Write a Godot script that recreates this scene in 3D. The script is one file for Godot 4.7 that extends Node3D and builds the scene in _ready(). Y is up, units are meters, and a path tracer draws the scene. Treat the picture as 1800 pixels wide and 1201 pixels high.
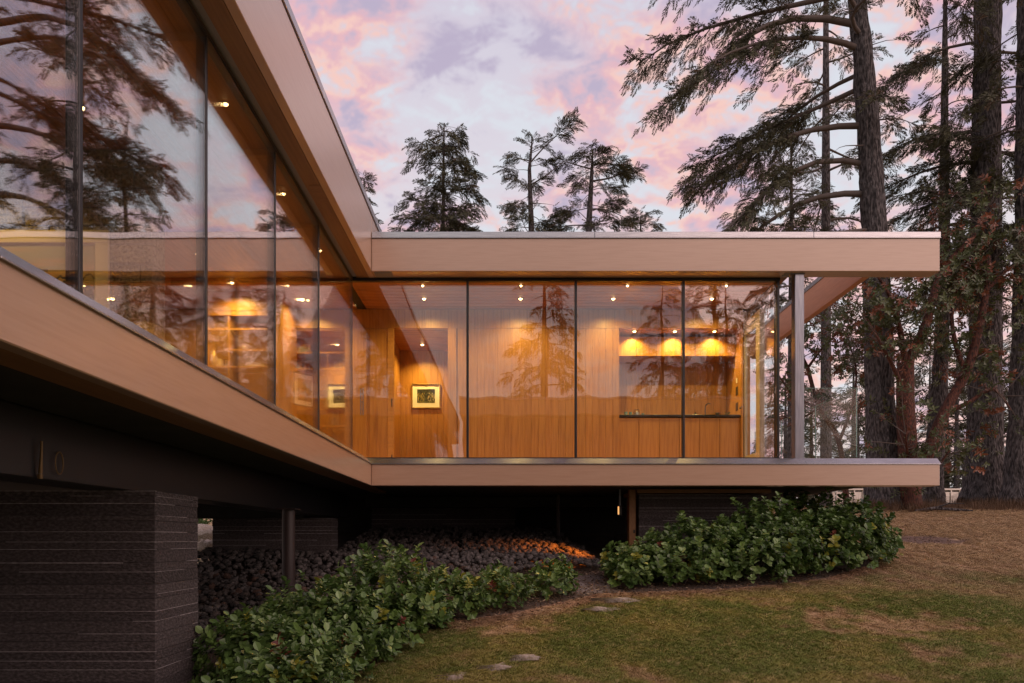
extends Node3D

# ---------------------------------------------------------------- helpers
var counts := {}
var rng := RandomNumberGenerator.new()
var mats := {}

class Mb:
	var v := PackedVector3Array()
	var n := PackedVector3Array()
	var c := PackedColorArray()
	var u := PackedVector2Array()
	var tint := Color.WHITE
	func tri(a: Vector3, b: Vector3, d: Vector3, na: Vector3, nb: Vector3, nd: Vector3, ua := Vector2.ZERO, ub := Vector2.ZERO, ud := Vector2.ZERO) -> void:
		if (b - a).cross(d - a).dot(na + nb + nd) > 0.0:
			v.append(a); v.append(d); v.append(b)
			n.append(na); n.append(nd); n.append(nb)
			u.append(ua); u.append(ud); u.append(ub)
		else:
			v.append(a); v.append(b); v.append(d)
			n.append(na); n.append(nb); n.append(nd)
			u.append(ua); u.append(ub); u.append(ud)
		c.append(tint); c.append(tint); c.append(tint)
	func quad(a: Vector3, b: Vector3, d: Vector3, e: Vector3, nn: Vector3) -> void:
		tri(a, b, d, nn, nn, nn, Vector2(0, 1), Vector2(1, 1), Vector2(1, 0))
		tri(a, d, e, nn, nn, nn, Vector2(0, 1), Vector2(1, 0), Vector2(0, 0))
	# axis-aligned box between two corners, its edges chamfered by ch
	func box(p: Vector3, q: Vector3, ch := 0.0) -> void:
		var lo := Vector3(minf(p.x, q.x), minf(p.y, q.y), minf(p.z, q.z))
		var hi := Vector3(maxf(p.x, q.x), maxf(p.y, q.y), maxf(p.z, q.z))
		var m := (lo + hi) / 2.0
		var h := (hi - lo) / 2.0
		ch = minf(ch, minf(h.x, minf(h.y, h.z)) * 0.45)
		for ax in 3:
			var bx := (ax + 1) % 3
			var cx := (ax + 2) % 3
			for s in [-1.0, 1.0]:
				var nn := Vector3.ZERO
				nn[ax] = s
				var k := []
				for w in [[-1, -1], [1, -1], [1, 1], [-1, 1]]:
					var t := Vector3.ZERO
					t[ax] = s * h[ax]
					t[bx] = w[0] * (h[bx] - ch)
					t[cx] = w[1] * (h[cx] - ch)
					k.append(m + t)
				quad(k[0], k[1], k[2], k[3], nn)
			if ch > 0.0:
				for s in [-1.0, 1.0]:
					for r in [-1.0, 1.0]:
						var k := []
						for w in [[0, -1], [0, 1], [1, 1], [1, -1]]:
							var t := Vector3.ZERO
							t[ax] = w[1] * (h[ax] - ch)
							t[bx] = s * (h[bx] - (ch if w[0] == 1 else 0.0))
							t[cx] = r * (h[cx] - (0.0 if w[0] == 1 else ch))
							k.append(m + t)
						var nn := Vector3.ZERO
						nn[bx] = s; nn[cx] = r
						quad(k[0], k[1], k[2], k[3], nn.normalized())
		if ch > 0.0:
			for sx in [-1.0, 1.0]:
				for sy in [-1.0, 1.0]:
					for sz in [-1.0, 1.0]:
						var nn := Vector3(sx, sy, sz).normalized()
						tri(m + Vector3(sx * h.x, sy * (h.y - ch), sz * (h.z - ch)), m + Vector3(sx * (h.x - ch), sy * h.y, sz * (h.z - ch)), m + Vector3(sx * (h.x - ch), sy * (h.y - ch), sz * h.z), nn, nn, nn)
	# a tube through points, with a radius at each
	func tube(p: Array, r: Array, sides := 8, cap := true) -> void:
		var rings := []
		var norms := []
		var side := Vector3(0.31, 0.17, 0.93)
		for i in p.size():
			var t: Vector3 = (p[mini(i + 1, p.size() - 1)] - p[maxi(i - 1, 0)]).normalized()
			side = (side - t * side.dot(t)).normalized()
			var up := t.cross(side)
			var ring := []
			var nr := []
			for k in sides + 1:
				var a := TAU * k / sides
				var d := side * cos(a) + up * sin(a)
				nr.append(d)
				ring.append(p[i] + d * r[i])
			rings.append(ring)
			norms.append(nr)
		var along := 0.0
		for i in p.size() - 1:
			var next: float = along + (p[i + 1] - p[i]).length()
			for k in sides:
				var u0 := float(k) / sides
				var u1 := float(k + 1) / sides
				tri(rings[i][k], rings[i][k + 1], rings[i + 1][k + 1], norms[i][k], norms[i][k + 1], norms[i + 1][k + 1], Vector2(u0, along), Vector2(u1, along), Vector2(u1, next))
				tri(rings[i][k], rings[i + 1][k + 1], rings[i + 1][k], norms[i][k], norms[i + 1][k + 1], norms[i + 1][k], Vector2(u0, along), Vector2(u1, next), Vector2(u0, next))
			along = next
		if cap:
			for e in [0, p.size() - 1]:
				var t: Vector3 = (p[0] - p[1]).normalized() if e == 0 else (p[e] - p[e - 1]).normalized()
				for k in sides:
					tri(p[e], rings[e][k], rings[e][k + 1], t, t, t)
	# a trunk: a tube whose skin is broken into upright ridges and furrows
	func bark(p: Array, r: Array, noise: FastNoiseLite, depth: float, sides := 44) -> void:
		var rows := []
		var nr := []
		var y: float = p[0].y
		var i := 0
		while true:
			while i < p.size() - 2 and y > p[i + 1].y:
				i += 1
			var t: float = clampf((y - p[i].y) / (p[i + 1].y - p[i].y), 0.0, 1.0)
			var c: Vector3 = p[i].lerp(p[i + 1], t)
			var rad: float = lerpf(r[i], r[i + 1], t)
			var ring := []
			for k in sides + 1:
				var a := TAU * (k % sides) / sides
				var d := Vector3(cos(a), 0, sin(a))
				var q := d * (2.2 + rad * 6.0)
				var n := absf(noise.get_noise_3d(q.x * 3.0, y * 0.9, q.z * 3.0)) * 2.4 - 0.7 + 0.5 * noise.get_noise_3d(q.x, y * 0.3 + 50.0, q.z)
				ring.append(c + d * (rad + depth * n * minf(1.0, rad * 3.0)))
			rows.append(ring)
			if y >= p[p.size() - 1].y:
				break
			y = minf(y + 0.22, p[p.size() - 1].y)
		for j in rows.size():
			var ns := []
			for k in sides + 1:
				var kk := k % sides
				var e: Vector3 = rows[j][(kk + 1) % sides] - rows[j][(kk + sides - 1) % sides]
				var f: Vector3 = rows[mini(j + 1, rows.size() - 1)][kk] - rows[maxi(j - 1, 0)][kk]
				ns.append(f.cross(e).normalized())
			nr.append(ns)
		for j in rows.size() - 1:
			for k in sides:
				tri(rows[j][k], rows[j][k + 1], rows[j + 1][k + 1], nr[j][k], nr[j][k + 1], nr[j + 1][k + 1])
				tri(rows[j][k], rows[j + 1][k + 1], rows[j + 1][k], nr[j][k], nr[j + 1][k + 1], nr[j + 1][k])
	# a lathe about a vertical axis at o; prof holds (radius, height) pairs
	func lathe(o: Vector3, prof: Array, sides := 14) -> void:
		for i in prof.size() - 1:
			var a: Vector2 = prof[i]
			var b: Vector2 = prof[i + 1]
			var t := (b - a).normalized()
			for k in sides:
				var p0 := TAU * k / sides
				var p1 := TAU * (k + 1) / sides
				var d0 := Vector3(cos(p0), 0, sin(p0))
				var d1 := Vector3(cos(p1), 0, sin(p1))
				var n0 := d0 * t.y - Vector3.UP * t.x
				var n1 := d1 * t.y - Vector3.UP * t.x
				if a.x > 1e-6:
					tri(o + d0 * a.x + Vector3.UP * a.y, o + d1 * a.x + Vector3.UP * a.y, o + d1 * b.x + Vector3.UP * b.y, n0, n1, n1)
				if b.x > 1e-6:
					tri(o + d0 * a.x + Vector3.UP * a.y, o + d1 * b.x + Vector3.UP * b.y, o + d0 * b.x + Vector3.UP * b.y, n0, n1, n0)
	# a convex profile swept straight along w
	func prism(prof: Array, w: Vector3) -> void:
		var mid := Vector3.ZERO
		for q in prof:
			mid += q / prof.size()
		for i in prof.size():
			var a: Vector3 = prof[i]
			var b: Vector3 = prof[(i + 1) % prof.size()]
			var nn := (b - a).cross(w).normalized()
			if nn.dot((a + b) / 2.0 - mid) < 0.0:
				nn = -nn
			quad(a, b, b + w, a + w, nn)
		var e := w.normalized()
		for i in range(1, prof.size() - 1):
			tri(prof[0], prof[i], prof[i + 1], -e, -e, -e)
			tri(prof[0] + w, prof[i] + w, prof[i + 1] + w, e, e, e)
	# a lumpy ellipsoid
	func lump(o: Vector3, r: Vector3, noise: FastNoiseLite, amount: float, rings := 5, sides := 7, turn := Basis.IDENTITY) -> void:
		var at := func(i: int, k: int) -> Vector3:
			var a := PI * i / rings
			var b := TAU * (k % sides) / sides
			var d := Vector3(sin(a) * cos(b), cos(a), sin(a) * sin(b))
			return o + turn * (d * r * (1.0 + amount * noise.get_noise_3dv(d * 60.0 + o * 37.0)))
		for i in rings:
			for k in sides:
				var a: Vector3 = at.call(i, k)
				var b: Vector3 = at.call(i, k + 1)
				var d: Vector3 = at.call(i + 1, k + 1)
				var e: Vector3 = at.call(i + 1, k)
				if i > 0:
					tri(a, b, d, (a - o).normalized(), (b - o).normalized(), (d - o).normalized())
				if i < rings - 1:
					tri(a, d, e, (a - o).normalized(), (d - o).normalized(), (e - o).normalized())
	func mesh() -> ArrayMesh:
		var a := []
		a.resize(Mesh.ARRAY_MAX)
		a[Mesh.ARRAY_VERTEX] = v
		a[Mesh.ARRAY_NORMAL] = n
		a[Mesh.ARRAY_COLOR] = c
		a[Mesh.ARRAY_TEX_UV] = u
		var m := ArrayMesh.new()
		m.add_surface_from_arrays(Mesh.PRIMITIVE_TRIANGLES, a)
		return m

func P(x: float, y: float, d: float) -> Vector3:          # d: metres in front of the camera
	return Vector3(x, y, -d)

func numbered(called: String) -> String:
	var k: int = counts.get(called, 0)
	counts[called] = k + 1
	return called if k == 0 else "%s_%03d" % [called, k]

func thing(called: String, label: String, category: String, at := Vector3.ZERO, group := "", turn := 0.0) -> Node3D:
	var o := Node3D.new()
	o.name = numbered(called)
	add_child(o)
	o.position = at
	o.rotation.y = turn
	metas(o, label, category, group)
	return o

func metas(o: Node, label: String, category: String, group := "") -> void:
	o.set_meta("label", label)
	o.set_meta("category", category)
	if group:
		o.set_meta("group", group)

# one mesh under parent; its vertices are in world coordinates when the thing stands upright at its position
func part(called: String, m, mat: Material, parent: Node3D, local := false) -> MeshInstance3D:
	var o := MeshInstance3D.new()
	var key := str(parent.get_instance_id()) + called
	var k: int = counts.get(key, 0)
	counts[key] = k + 1
	o.name = called if k == 0 else "%s_%03d" % [called, k]
	o.mesh = m.mesh() if m is Mb else m
	o.material_override = mat
	parent.add_child(o, true)
	if not local and parent.get_parent() == self:
		o.position = -parent.position
	return o

func solo(called: String, m, mat: Material, label: String, category: String, group := "") -> MeshInstance3D:
	var o := MeshInstance3D.new()
	o.name = numbered(called)
	o.mesh = m.mesh() if m is Mb else m
	o.material_override = mat
	add_child(o)
	metas(o, label, category, group)
	return o

func struct(called: String, m, mat: Material) -> MeshInstance3D:
	var o := MeshInstance3D.new()
	o.name = numbered(called)
	o.mesh = m.mesh() if m is Mb else m
	o.material_override = mat
	o.set_meta("kind", "structure")
	add_child(o)
	return o

func bx(p: Vector3, q: Vector3, ch := 0.0, tint := Color.WHITE) -> Mb:
	var m := Mb.new()
	m.tint = tint
	m.box(p, q, ch)
	return m

# many copies of one mesh as one part
func copies(called: String, m: Mesh, mat: Material, where: Array, colors: Array, parent: Node3D) -> MultiMeshInstance3D:
	var mm := MultiMesh.new()
	mm.transform_format = MultiMesh.TRANSFORM_3D
	mm.use_colors = true
	mm.mesh = m
	mm.instance_count = where.size()
	var buf := PackedFloat32Array()
	buf.resize(where.size() * 16)
	for i in where.size():
		var t: Transform3D = where[i]
		var k := i * 16
		buf[k] = t.basis.x.x; buf[k + 1] = t.basis.y.x; buf[k + 2] = t.basis.z.x; buf[k + 3] = t.origin.x
		buf[k + 4] = t.basis.x.y; buf[k + 5] = t.basis.y.y; buf[k + 6] = t.basis.z.y; buf[k + 7] = t.origin.y
		buf[k + 8] = t.basis.x.z; buf[k + 9] = t.basis.y.z; buf[k + 10] = t.basis.z.z; buf[k + 11] = t.origin.z
		var q: Color = colors[i]
		buf[k + 12] = q.r; buf[k + 13] = q.g; buf[k + 14] = q.b; buf[k + 15] = 1.0
	mm.buffer = buf
	var o := MultiMeshInstance3D.new()
	o.name = called
	o.multimesh = mm
	o.material_override = mat
	o.set_meta("kind", "stuff")
	parent.add_child(o, true)
	if parent.get_parent() == self:
		o.position = -parent.position
	return o

# ---------------------------------------------------------------- materials
func lin(r: float, g: float, b: float) -> Color:
	return Color(r, g, b).linear_to_srgb()

func noise(seed_: int, freq: float, oct := 4, kind := FastNoiseLite.TYPE_SIMPLEX_SMOOTH) -> FastNoiseLite:
	var f := FastNoiseLite.new()
	f.seed = seed_
	f.noise_type = kind
	f.frequency = freq
	f.fractal_octaves = oct
	return f

func grey(seed_: int, freq: float, oct := 4, size := 512) -> Image:
	return noise(seed_, freq, oct).get_seamless_image(size, size)

# a texture whose colour runs through the given linear colours as the noise rises
func ramp(im: Image, cols: Array, spread := 1.0) -> ImageTexture:
	var src := im.get_data()
	var lut := []
	for i in 256:
		var t := clampf((i / 255.0 - 0.5) * spread + 0.5, 0.0, 1.0) * (cols.size() - 1)
		var k := mini(int(t), cols.size() - 2)
		var q: Color = cols[k].lerp(cols[k + 1], t - k).linear_to_srgb()
		lut.append(Vector3i(int(q.r * 255.0), int(q.g * 255.0), int(q.b * 255.0)))
	var out := PackedByteArray()
	out.resize(src.size() * 3)
	for i in src.size():
		var q: Vector3i = lut[src[i]]
		out[i * 3] = q.x
		out[i * 3 + 1] = q.y
		out[i * 3 + 2] = q.z
	return ImageTexture.create_from_image(Image.create_from_data(im.get_width(), im.get_height(), false, Image.FORMAT_RGB8, out))

func plain(r: float, g: float, b: float, rough := 0.7, metal := 0.0) -> StandardMaterial3D:
	var m := StandardMaterial3D.new()
	m.albedo_color = lin(r, g, b)
	m.roughness = rough
	m.metallic = metal
	m.vertex_color_use_as_albedo = true
	return m

func textured(tex: Texture2D, scale3: Vector3, rough: float, bump: Texture2D = null, cm := 0.3, metal := 0.0) -> StandardMaterial3D:
	var m := StandardMaterial3D.new()
	m.albedo_texture = tex
	m.uv1_triplanar = true
	m.uv1_world_triplanar = true
	m.uv1_scale = scale3
	m.uv1_triplanar_sharpness = 4.0
	m.roughness = rough
	m.metallic = metal
	m.vertex_color_use_as_albedo = true
	if bump:
		m.heightmap_enabled = true
		m.heightmap_texture = bump
		m.heightmap_scale = cm
	return m

func make_materials() -> void:
	var grain := grey(3, 0.022, 5)
	var coarse := grey(9, 0.012, 5)
	var rough := grey(14, 0.05, 5)
	var rough_t := ImageTexture.create_from_image(rough)
	var grain_t := ImageTexture.create_from_image(grain)
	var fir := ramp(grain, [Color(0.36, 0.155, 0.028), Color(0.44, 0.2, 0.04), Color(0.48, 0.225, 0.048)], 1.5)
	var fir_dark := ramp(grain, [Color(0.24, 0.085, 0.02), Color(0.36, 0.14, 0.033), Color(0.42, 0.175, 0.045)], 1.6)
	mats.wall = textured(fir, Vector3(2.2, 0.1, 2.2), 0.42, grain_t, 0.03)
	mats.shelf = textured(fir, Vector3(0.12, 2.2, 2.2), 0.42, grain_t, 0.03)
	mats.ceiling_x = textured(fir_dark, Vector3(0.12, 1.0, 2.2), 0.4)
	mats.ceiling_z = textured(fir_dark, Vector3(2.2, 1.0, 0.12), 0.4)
	var tan := ramp(grain, [Color(0.43, 0.258, 0.16), Color(0.455, 0.28, 0.178), Color(0.47, 0.292, 0.188)], 1.4)
	mats.fascia = textured(tan, Vector3(0.16, 3.2, 0.16), 0.38, grain_t, 0.02)
	mats.fascia.clearcoat_enabled = true
	mats.fascia.metallic_specular = 0.68
	mats.fascia.clearcoat = 1.0
	mats.fascia.clearcoat_roughness = 0.22
	mats.warm_lit_tan = textured(ramp(grain, [Color(0.46, 0.2, 0.1), Color(0.55, 0.25, 0.13)], 1.4), Vector3(0.16, 3.2, 0.16), 0.45)  # fascia timber turned more orange: warm light on the deck beams painted in
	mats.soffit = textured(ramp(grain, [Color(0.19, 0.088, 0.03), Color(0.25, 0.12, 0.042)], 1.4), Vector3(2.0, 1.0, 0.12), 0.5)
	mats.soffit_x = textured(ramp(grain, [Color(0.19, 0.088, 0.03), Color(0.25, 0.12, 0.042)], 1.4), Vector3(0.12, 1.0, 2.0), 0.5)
	mats.metal = textured(ramp(grey(21, 0.03, 3), [Color(0.36, 0.36, 0.38), Color(0.47, 0.47, 0.49)], 1.6), Vector3(0.2, 6.0, 0.2), 0.26, null, 0.0, 1.0)
	mats.steel = textured(ramp(grey(22, 0.03, 3), [Color(0.2, 0.21, 0.24), Color(0.29, 0.3, 0.33)], 1.6), Vector3(3.0, 0.15, 3.0), 0.3, null, 0.0, 1.0)
	mats.black = plain(0.012, 0.012, 0.013, 0.4)
	mats.dark = plain(0.02, 0.019, 0.018, 0.75)
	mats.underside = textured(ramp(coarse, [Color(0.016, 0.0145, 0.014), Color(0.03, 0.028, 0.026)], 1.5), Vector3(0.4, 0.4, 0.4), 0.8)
	mats.grey_strip = plain(0.2, 0.185, 0.17, 0.6)
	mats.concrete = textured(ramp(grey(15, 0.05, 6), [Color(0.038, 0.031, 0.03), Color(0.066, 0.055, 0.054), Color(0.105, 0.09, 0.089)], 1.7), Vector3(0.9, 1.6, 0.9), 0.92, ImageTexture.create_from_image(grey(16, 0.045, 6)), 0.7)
	mats.ridge = textured(ramp(rough, [Color(0.16, 0.145, 0.145), Color(0.36, 0.33, 0.33)], 1.8), Vector3(0.6, 2.0, 0.6), 0.85, rough_t, 0.5)
	mats.stone_wall = textured(ramp(rough, [Color(0.13, 0.09, 0.05), Color(0.26, 0.19, 0.11), Color(0.36, 0.28, 0.18)], 1.7), Vector3(0.8, 0.8, 0.8), 0.9, rough_t, 2.5)
	mats.column = plain(0.035, 0.024, 0.022, 0.5)
	mats.white = plain(0.75, 0.72, 0.66, 0.6)
	mats.cream = plain(0.62, 0.5, 0.3, 0.5)
	mats.brass = plain(0.16, 0.1, 0.035, 0.45, 0.4)
	mats.gold = plain(0.5, 0.33, 0.12, 0.4, 0.6)
	mats.worktop = plain(0.03, 0.024, 0.022, 0.3)
	mats.frame_dark = plain(0.06, 0.035, 0.02, 0.5)
	mats.door_frame = textured(ramp(grain, [Color(0.34, 0.27, 0.19), Color(0.46, 0.38, 0.28)], 1.5), Vector3(2.2, 0.1, 2.2), 0.45)
	mats.plain = plain(1, 1, 1, 0.6)
	var bulb := plain(1.0, 0.8, 0.5, 0.5)
	bulb.emission_enabled = true
	bulb.emission = Color(1.0, 0.83, 0.55)
	bulb.emission_energy_multiplier = 14.0
	mats.bulb = bulb
	# coated insulating glass
	var wn := noise(31, 0.012, 1)
	var flat := PackedFloat32Array()
	for j in 256:
		for i in 256:
			var x := sin(i * TAU / 256.0) * 40.0
			var xc := cos(i * TAU / 256.0) * 40.0
			var yy := sin(j * TAU / 256.0) * 40.0
			flat.append_array([0.5 + 0.5 * wn.get_noise_3d(x, xc, yy), 0.5 + 0.5 * wn.get_noise_3d(x + 300.0, xc, yy + cos(j * TAU / 256.0) * 20.0), 1.0])
	var wave := Image.create_from_data(256, 256, false, Image.FORMAT_RGBF, flat.to_byte_array())
	var g := StandardMaterial3D.new()
	g.transparency = BaseMaterial3D.TRANSPARENCY_ALPHA
	g.albedo_color = Color(0.97, 0.96, 1.0, 0.0)
	g.roughness = 0.0
	g.metallic = 0.0
	g.metallic_specular = 0.5
	g.normal_enabled = true
	g.normal_texture = ImageTexture.create_from_image(wave)
	g.normal_scale = 0.0028
	g.uv1_triplanar = true
	g.uv1_world_triplanar = true
	g.uv1_scale = Vector3(0.5, 0.5, 0.5)
	mats.glass = g
	var rail := StandardMaterial3D.new()
	rail.transparency = BaseMaterial3D.TRANSPARENCY_ALPHA
	rail.albedo_color = Color(0.3, 0.4, 0.36, 0.05)
	rail.roughness = 0.0
	rail.metallic_specular = 0.26
	mats.rail_glass = rail
	mats.glass_edge = plain(0.12, 0.25, 0.22, 0.2)
	# plants and ground
	var bark := grey(41, 0.03, 5)
	mats.bark = textured(ramp(bark, [Color(0.026, 0.023, 0.024), Color(0.078, 0.07, 0.072), Color(0.155, 0.142, 0.145)], 2.0), Vector3(1.1, 0.26, 1.1), 0.95, ImageTexture.create_from_image(bark), 6.0)
	mats.twig = plain(0.12, 0.098, 0.088, 0.95)
	mats.red_bark = textured(ramp(bark, [Color(0.03, 0.015, 0.012), Color(0.09, 0.03, 0.02), Color(0.16, 0.058, 0.036)], 1.9), Vector3(1.4, 0.5, 1.4), 0.8, ImageTexture.create_from_image(bark), 1.5)
	mats.needle = plain(1, 1, 1, 0.7)
	mats.needle.backlight_enabled = true
	mats.needle.backlight = lin(0.12, 0.12, 0.1)
	mats.leaf = plain(1, 1, 1, 0.3)
	mats.leaf.backlight_enabled = true
	mats.leaf.backlight = lin(0.25, 0.25, 0.2)
	mats.blade = plain(1, 1, 1, 0.7)
	mats.blade.backlight_enabled = true
	mats.blade.backlight = lin(0.3, 0.3, 0.25)
	mats.flat_rock = textured(ramp(grey(56, 0.04, 5, 256), [Color(0.22, 0.18, 0.14), Color(0.4, 0.34, 0.28), Color(0.5, 0.44, 0.38)], 1.6), Vector3(2.0, 2.0, 2.0), 0.9, rough_t, 0.4)
	mats.rock = textured(ramp(grey(55, 0.04, 5, 256), [Color(0.04, 0.038, 0.037), Color(0.09, 0.085, 0.084), Color(0.14, 0.128, 0.124)], 1.6), Vector3(2.5, 2.5, 2.5), 0.85, rough_t, 0.4)


# ---------------------------------------------------------------- sky, fill light, camera
func make_sky() -> Sky:
	var w := 4096
	var h := 2048
	var f1 := noise(101, 0.95, 6)
	f1.fractal_gain = 0.55
	var f2 := noise(102, 2.6, 5)
	f2.fractal_gain = 0.6
	var f3 := noise(103, 0.55, 3)
	var f4 := noise(104, 0.8, 2)
	var data := PackedFloat32Array()
	data.resize(w * h * 3)
	var glow_dir := Vector3(0.34, 0.33, -0.88).normalized()
	for j in h:
		var el := (0.5 - (j + 0.5) / h) * PI
		var y := sin(el)
		var ce := cos(el)
		for i in w:
			var k := (j * w + i) * 3
			if y < -0.01:
				data[k] = 0.10; data[k + 1] = 0.085; data[k + 2] = 0.07
				continue
			var lon := ((i + 0.5) / w - 0.5) * TAU
			var d := Vector3(sin(lon) * ce, y, -cos(lon) * ce)
			var p := Vector2(d.x, d.z) / (maxf(y, 0.0) + 0.3)
			p = Vector2(p.x * 1.0 + p.y * 0.2, p.y * 1.15 - p.x * 0.2)
			var wx := f4.get_noise_2d(p.x * 9.0, p.y * 9.0)
			var q := p + Vector2(wx, -wx) * 0.02
			var n1 := f1.get_noise_2d(q.x * 4.0, q.y * 4.6) + 0.6 * f2.get_noise_2d(q.x * 4.4, q.y * 5.4)
			var n3 := f3.get_noise_2d(p.x * 3.6 + 9.0, p.y * 4.6) + 0.12
			var n6 := f2.get_noise_2d(q.x * 17.0 + 3.0, q.y * 20.0)
			n1 += 0.13 * n6
			var c := Color(0.94, 0.80, 0.76).lerp(Color(0.74, 0.70, 0.77), smoothstep(0.12, 0.48, y)).lerp(Color(0.60, 0.56, 0.70), smoothstep(0.4, 0.8, y))
			c = c.lerp(Color(0.47, 0.40, 0.56), 0.8 * smoothstep(0.02, 0.62, n1))
			c = c.lerp(Color(0.72, 0.76, 0.83), 0.85 * smoothstep(-0.08, -0.55, n1))
			var pink := exp(-pow((n1 - 0.16) / 0.24, 2.0)) * smoothstep(-0.3, 0.3, n3)
			c = c.lerp(Color(0.84, 0.42, 0.47), 0.7 * pink)
			var hot := exp(-pow((n1 + 0.02) / 0.15, 2.0)) * smoothstep(-0.12, 0.35, n3 + 0.25 * n6)
			c = c.lerp(Color(0.97, 0.62, 0.53), 0.8 * hot)
			var gl := pow(maxf(0.0, d.dot(glow_dir)), 9.0)
			c = c.lerp(Color(0.90, 0.85, 0.80), 0.8 * gl)
			data[k] = c.r; data[k + 1] = c.g; data[k + 2] = c.b
	var im := Image.create_from_data(w, h, false, Image.FORMAT_RGBF, data.to_byte_array())
	var pm := PanoramaSkyMaterial.new()
	pm.panorama = ImageTexture.create_from_image(im)
	var s := Sky.new()
	s.sky_material = pm
	return s

func _ready() -> void:
	# camera: level, lens shifted up, 24 mm on a full frame
	var cam := Camera3D.new()
	cam.name = "camera"
	cam.position = Vector3(0, 1.6, 0)
	cam.set_frustum(0.05 * 1201.0 / 1200.0, Vector2(0.05 * 10.0 / 1200.0, 0.05 * 346.5 / 1200.0), 0.05, 500.0)
	add_child(cam)
	var env := Environment.new()
	env.background_mode = Environment.BG_SKY
	env.sky = make_sky()
	env.background_energy_multiplier = 1.0
	env.tonemap_mode = Environment.TONE_MAPPER_LINEAR
	env.tonemap_exposure = 1.0
	env.sdfgi_enabled = true
	env.ssao_enabled = true
	env.ssil_enabled = true
	var we := WorldEnvironment.new()
	we.name = "world_environment"
	we.environment = env
	add_child(we)
	# broad fill light added from behind right to brighten the fascias; sky glow is ahead
	var fill_light := DirectionalLight3D.new()
	fill_light.name = "added_fill"
	fill_light.light_color = Color(1.0, 0.84, 0.78)
	fill_light.light_energy = 0.42
	fill_light.light_angular_distance = 60.0
	fill_light.shadow_enabled = true
	add_child(fill_light)
	fill_light.look_at_from_position(Vector3(16, 17, 6), Vector3(0, 3, -10))
	make_materials()
	rng.seed = 7
	ground_and_lawn()
	house()
	interior()
	undercroft()
	other_wing()
	shrubs()
	trees()
	small_things()

# ---------------------------------------------------------------- house
const XG := -2.39      # glass of the long wing
const XF := -2.015     # its fascia
const DF := 10.2       # fascia of the cross wing
const DG := 10.5       # its glass
const MULL := [10.5, 8.61, 6.98, 5.38, 3.79, 2.2, 0.6, -1.0, -2.6, -4.2, -5.8]
const LAMPS := 1.35
var hs: Node3D

func window(p: Vector3, q: Vector3, mullion: Array) -> void:
	# one sheet of the glass wall; its mullion is a sub-part
	var thin := 0 if absf(q.x - p.x) < 0.05 else 2
	var unit := Mb.new()
	# double glazing in the cross wing, triple in the long one
	var sheets := [0.0] if mullion.size() == 0 else ([-0.012, 0.012] if thin == 2 else [-0.02, 0.0, 0.02])
	for off in sheets:
		var a := p
		var b := q
		a[thin] += off
		b[thin] += off
		a[thin] = (a[thin] + b[thin]) / 2.0 - 0.004
		b[thin] = a[thin] + 0.008
		unit.box(a, b)
	var w := part("window_pane", unit, mats.glass, hs)
	if mullion.size():
		part("mullion", bx(mullion[0], mullion[1], 0.004), mats.black, w)

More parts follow.
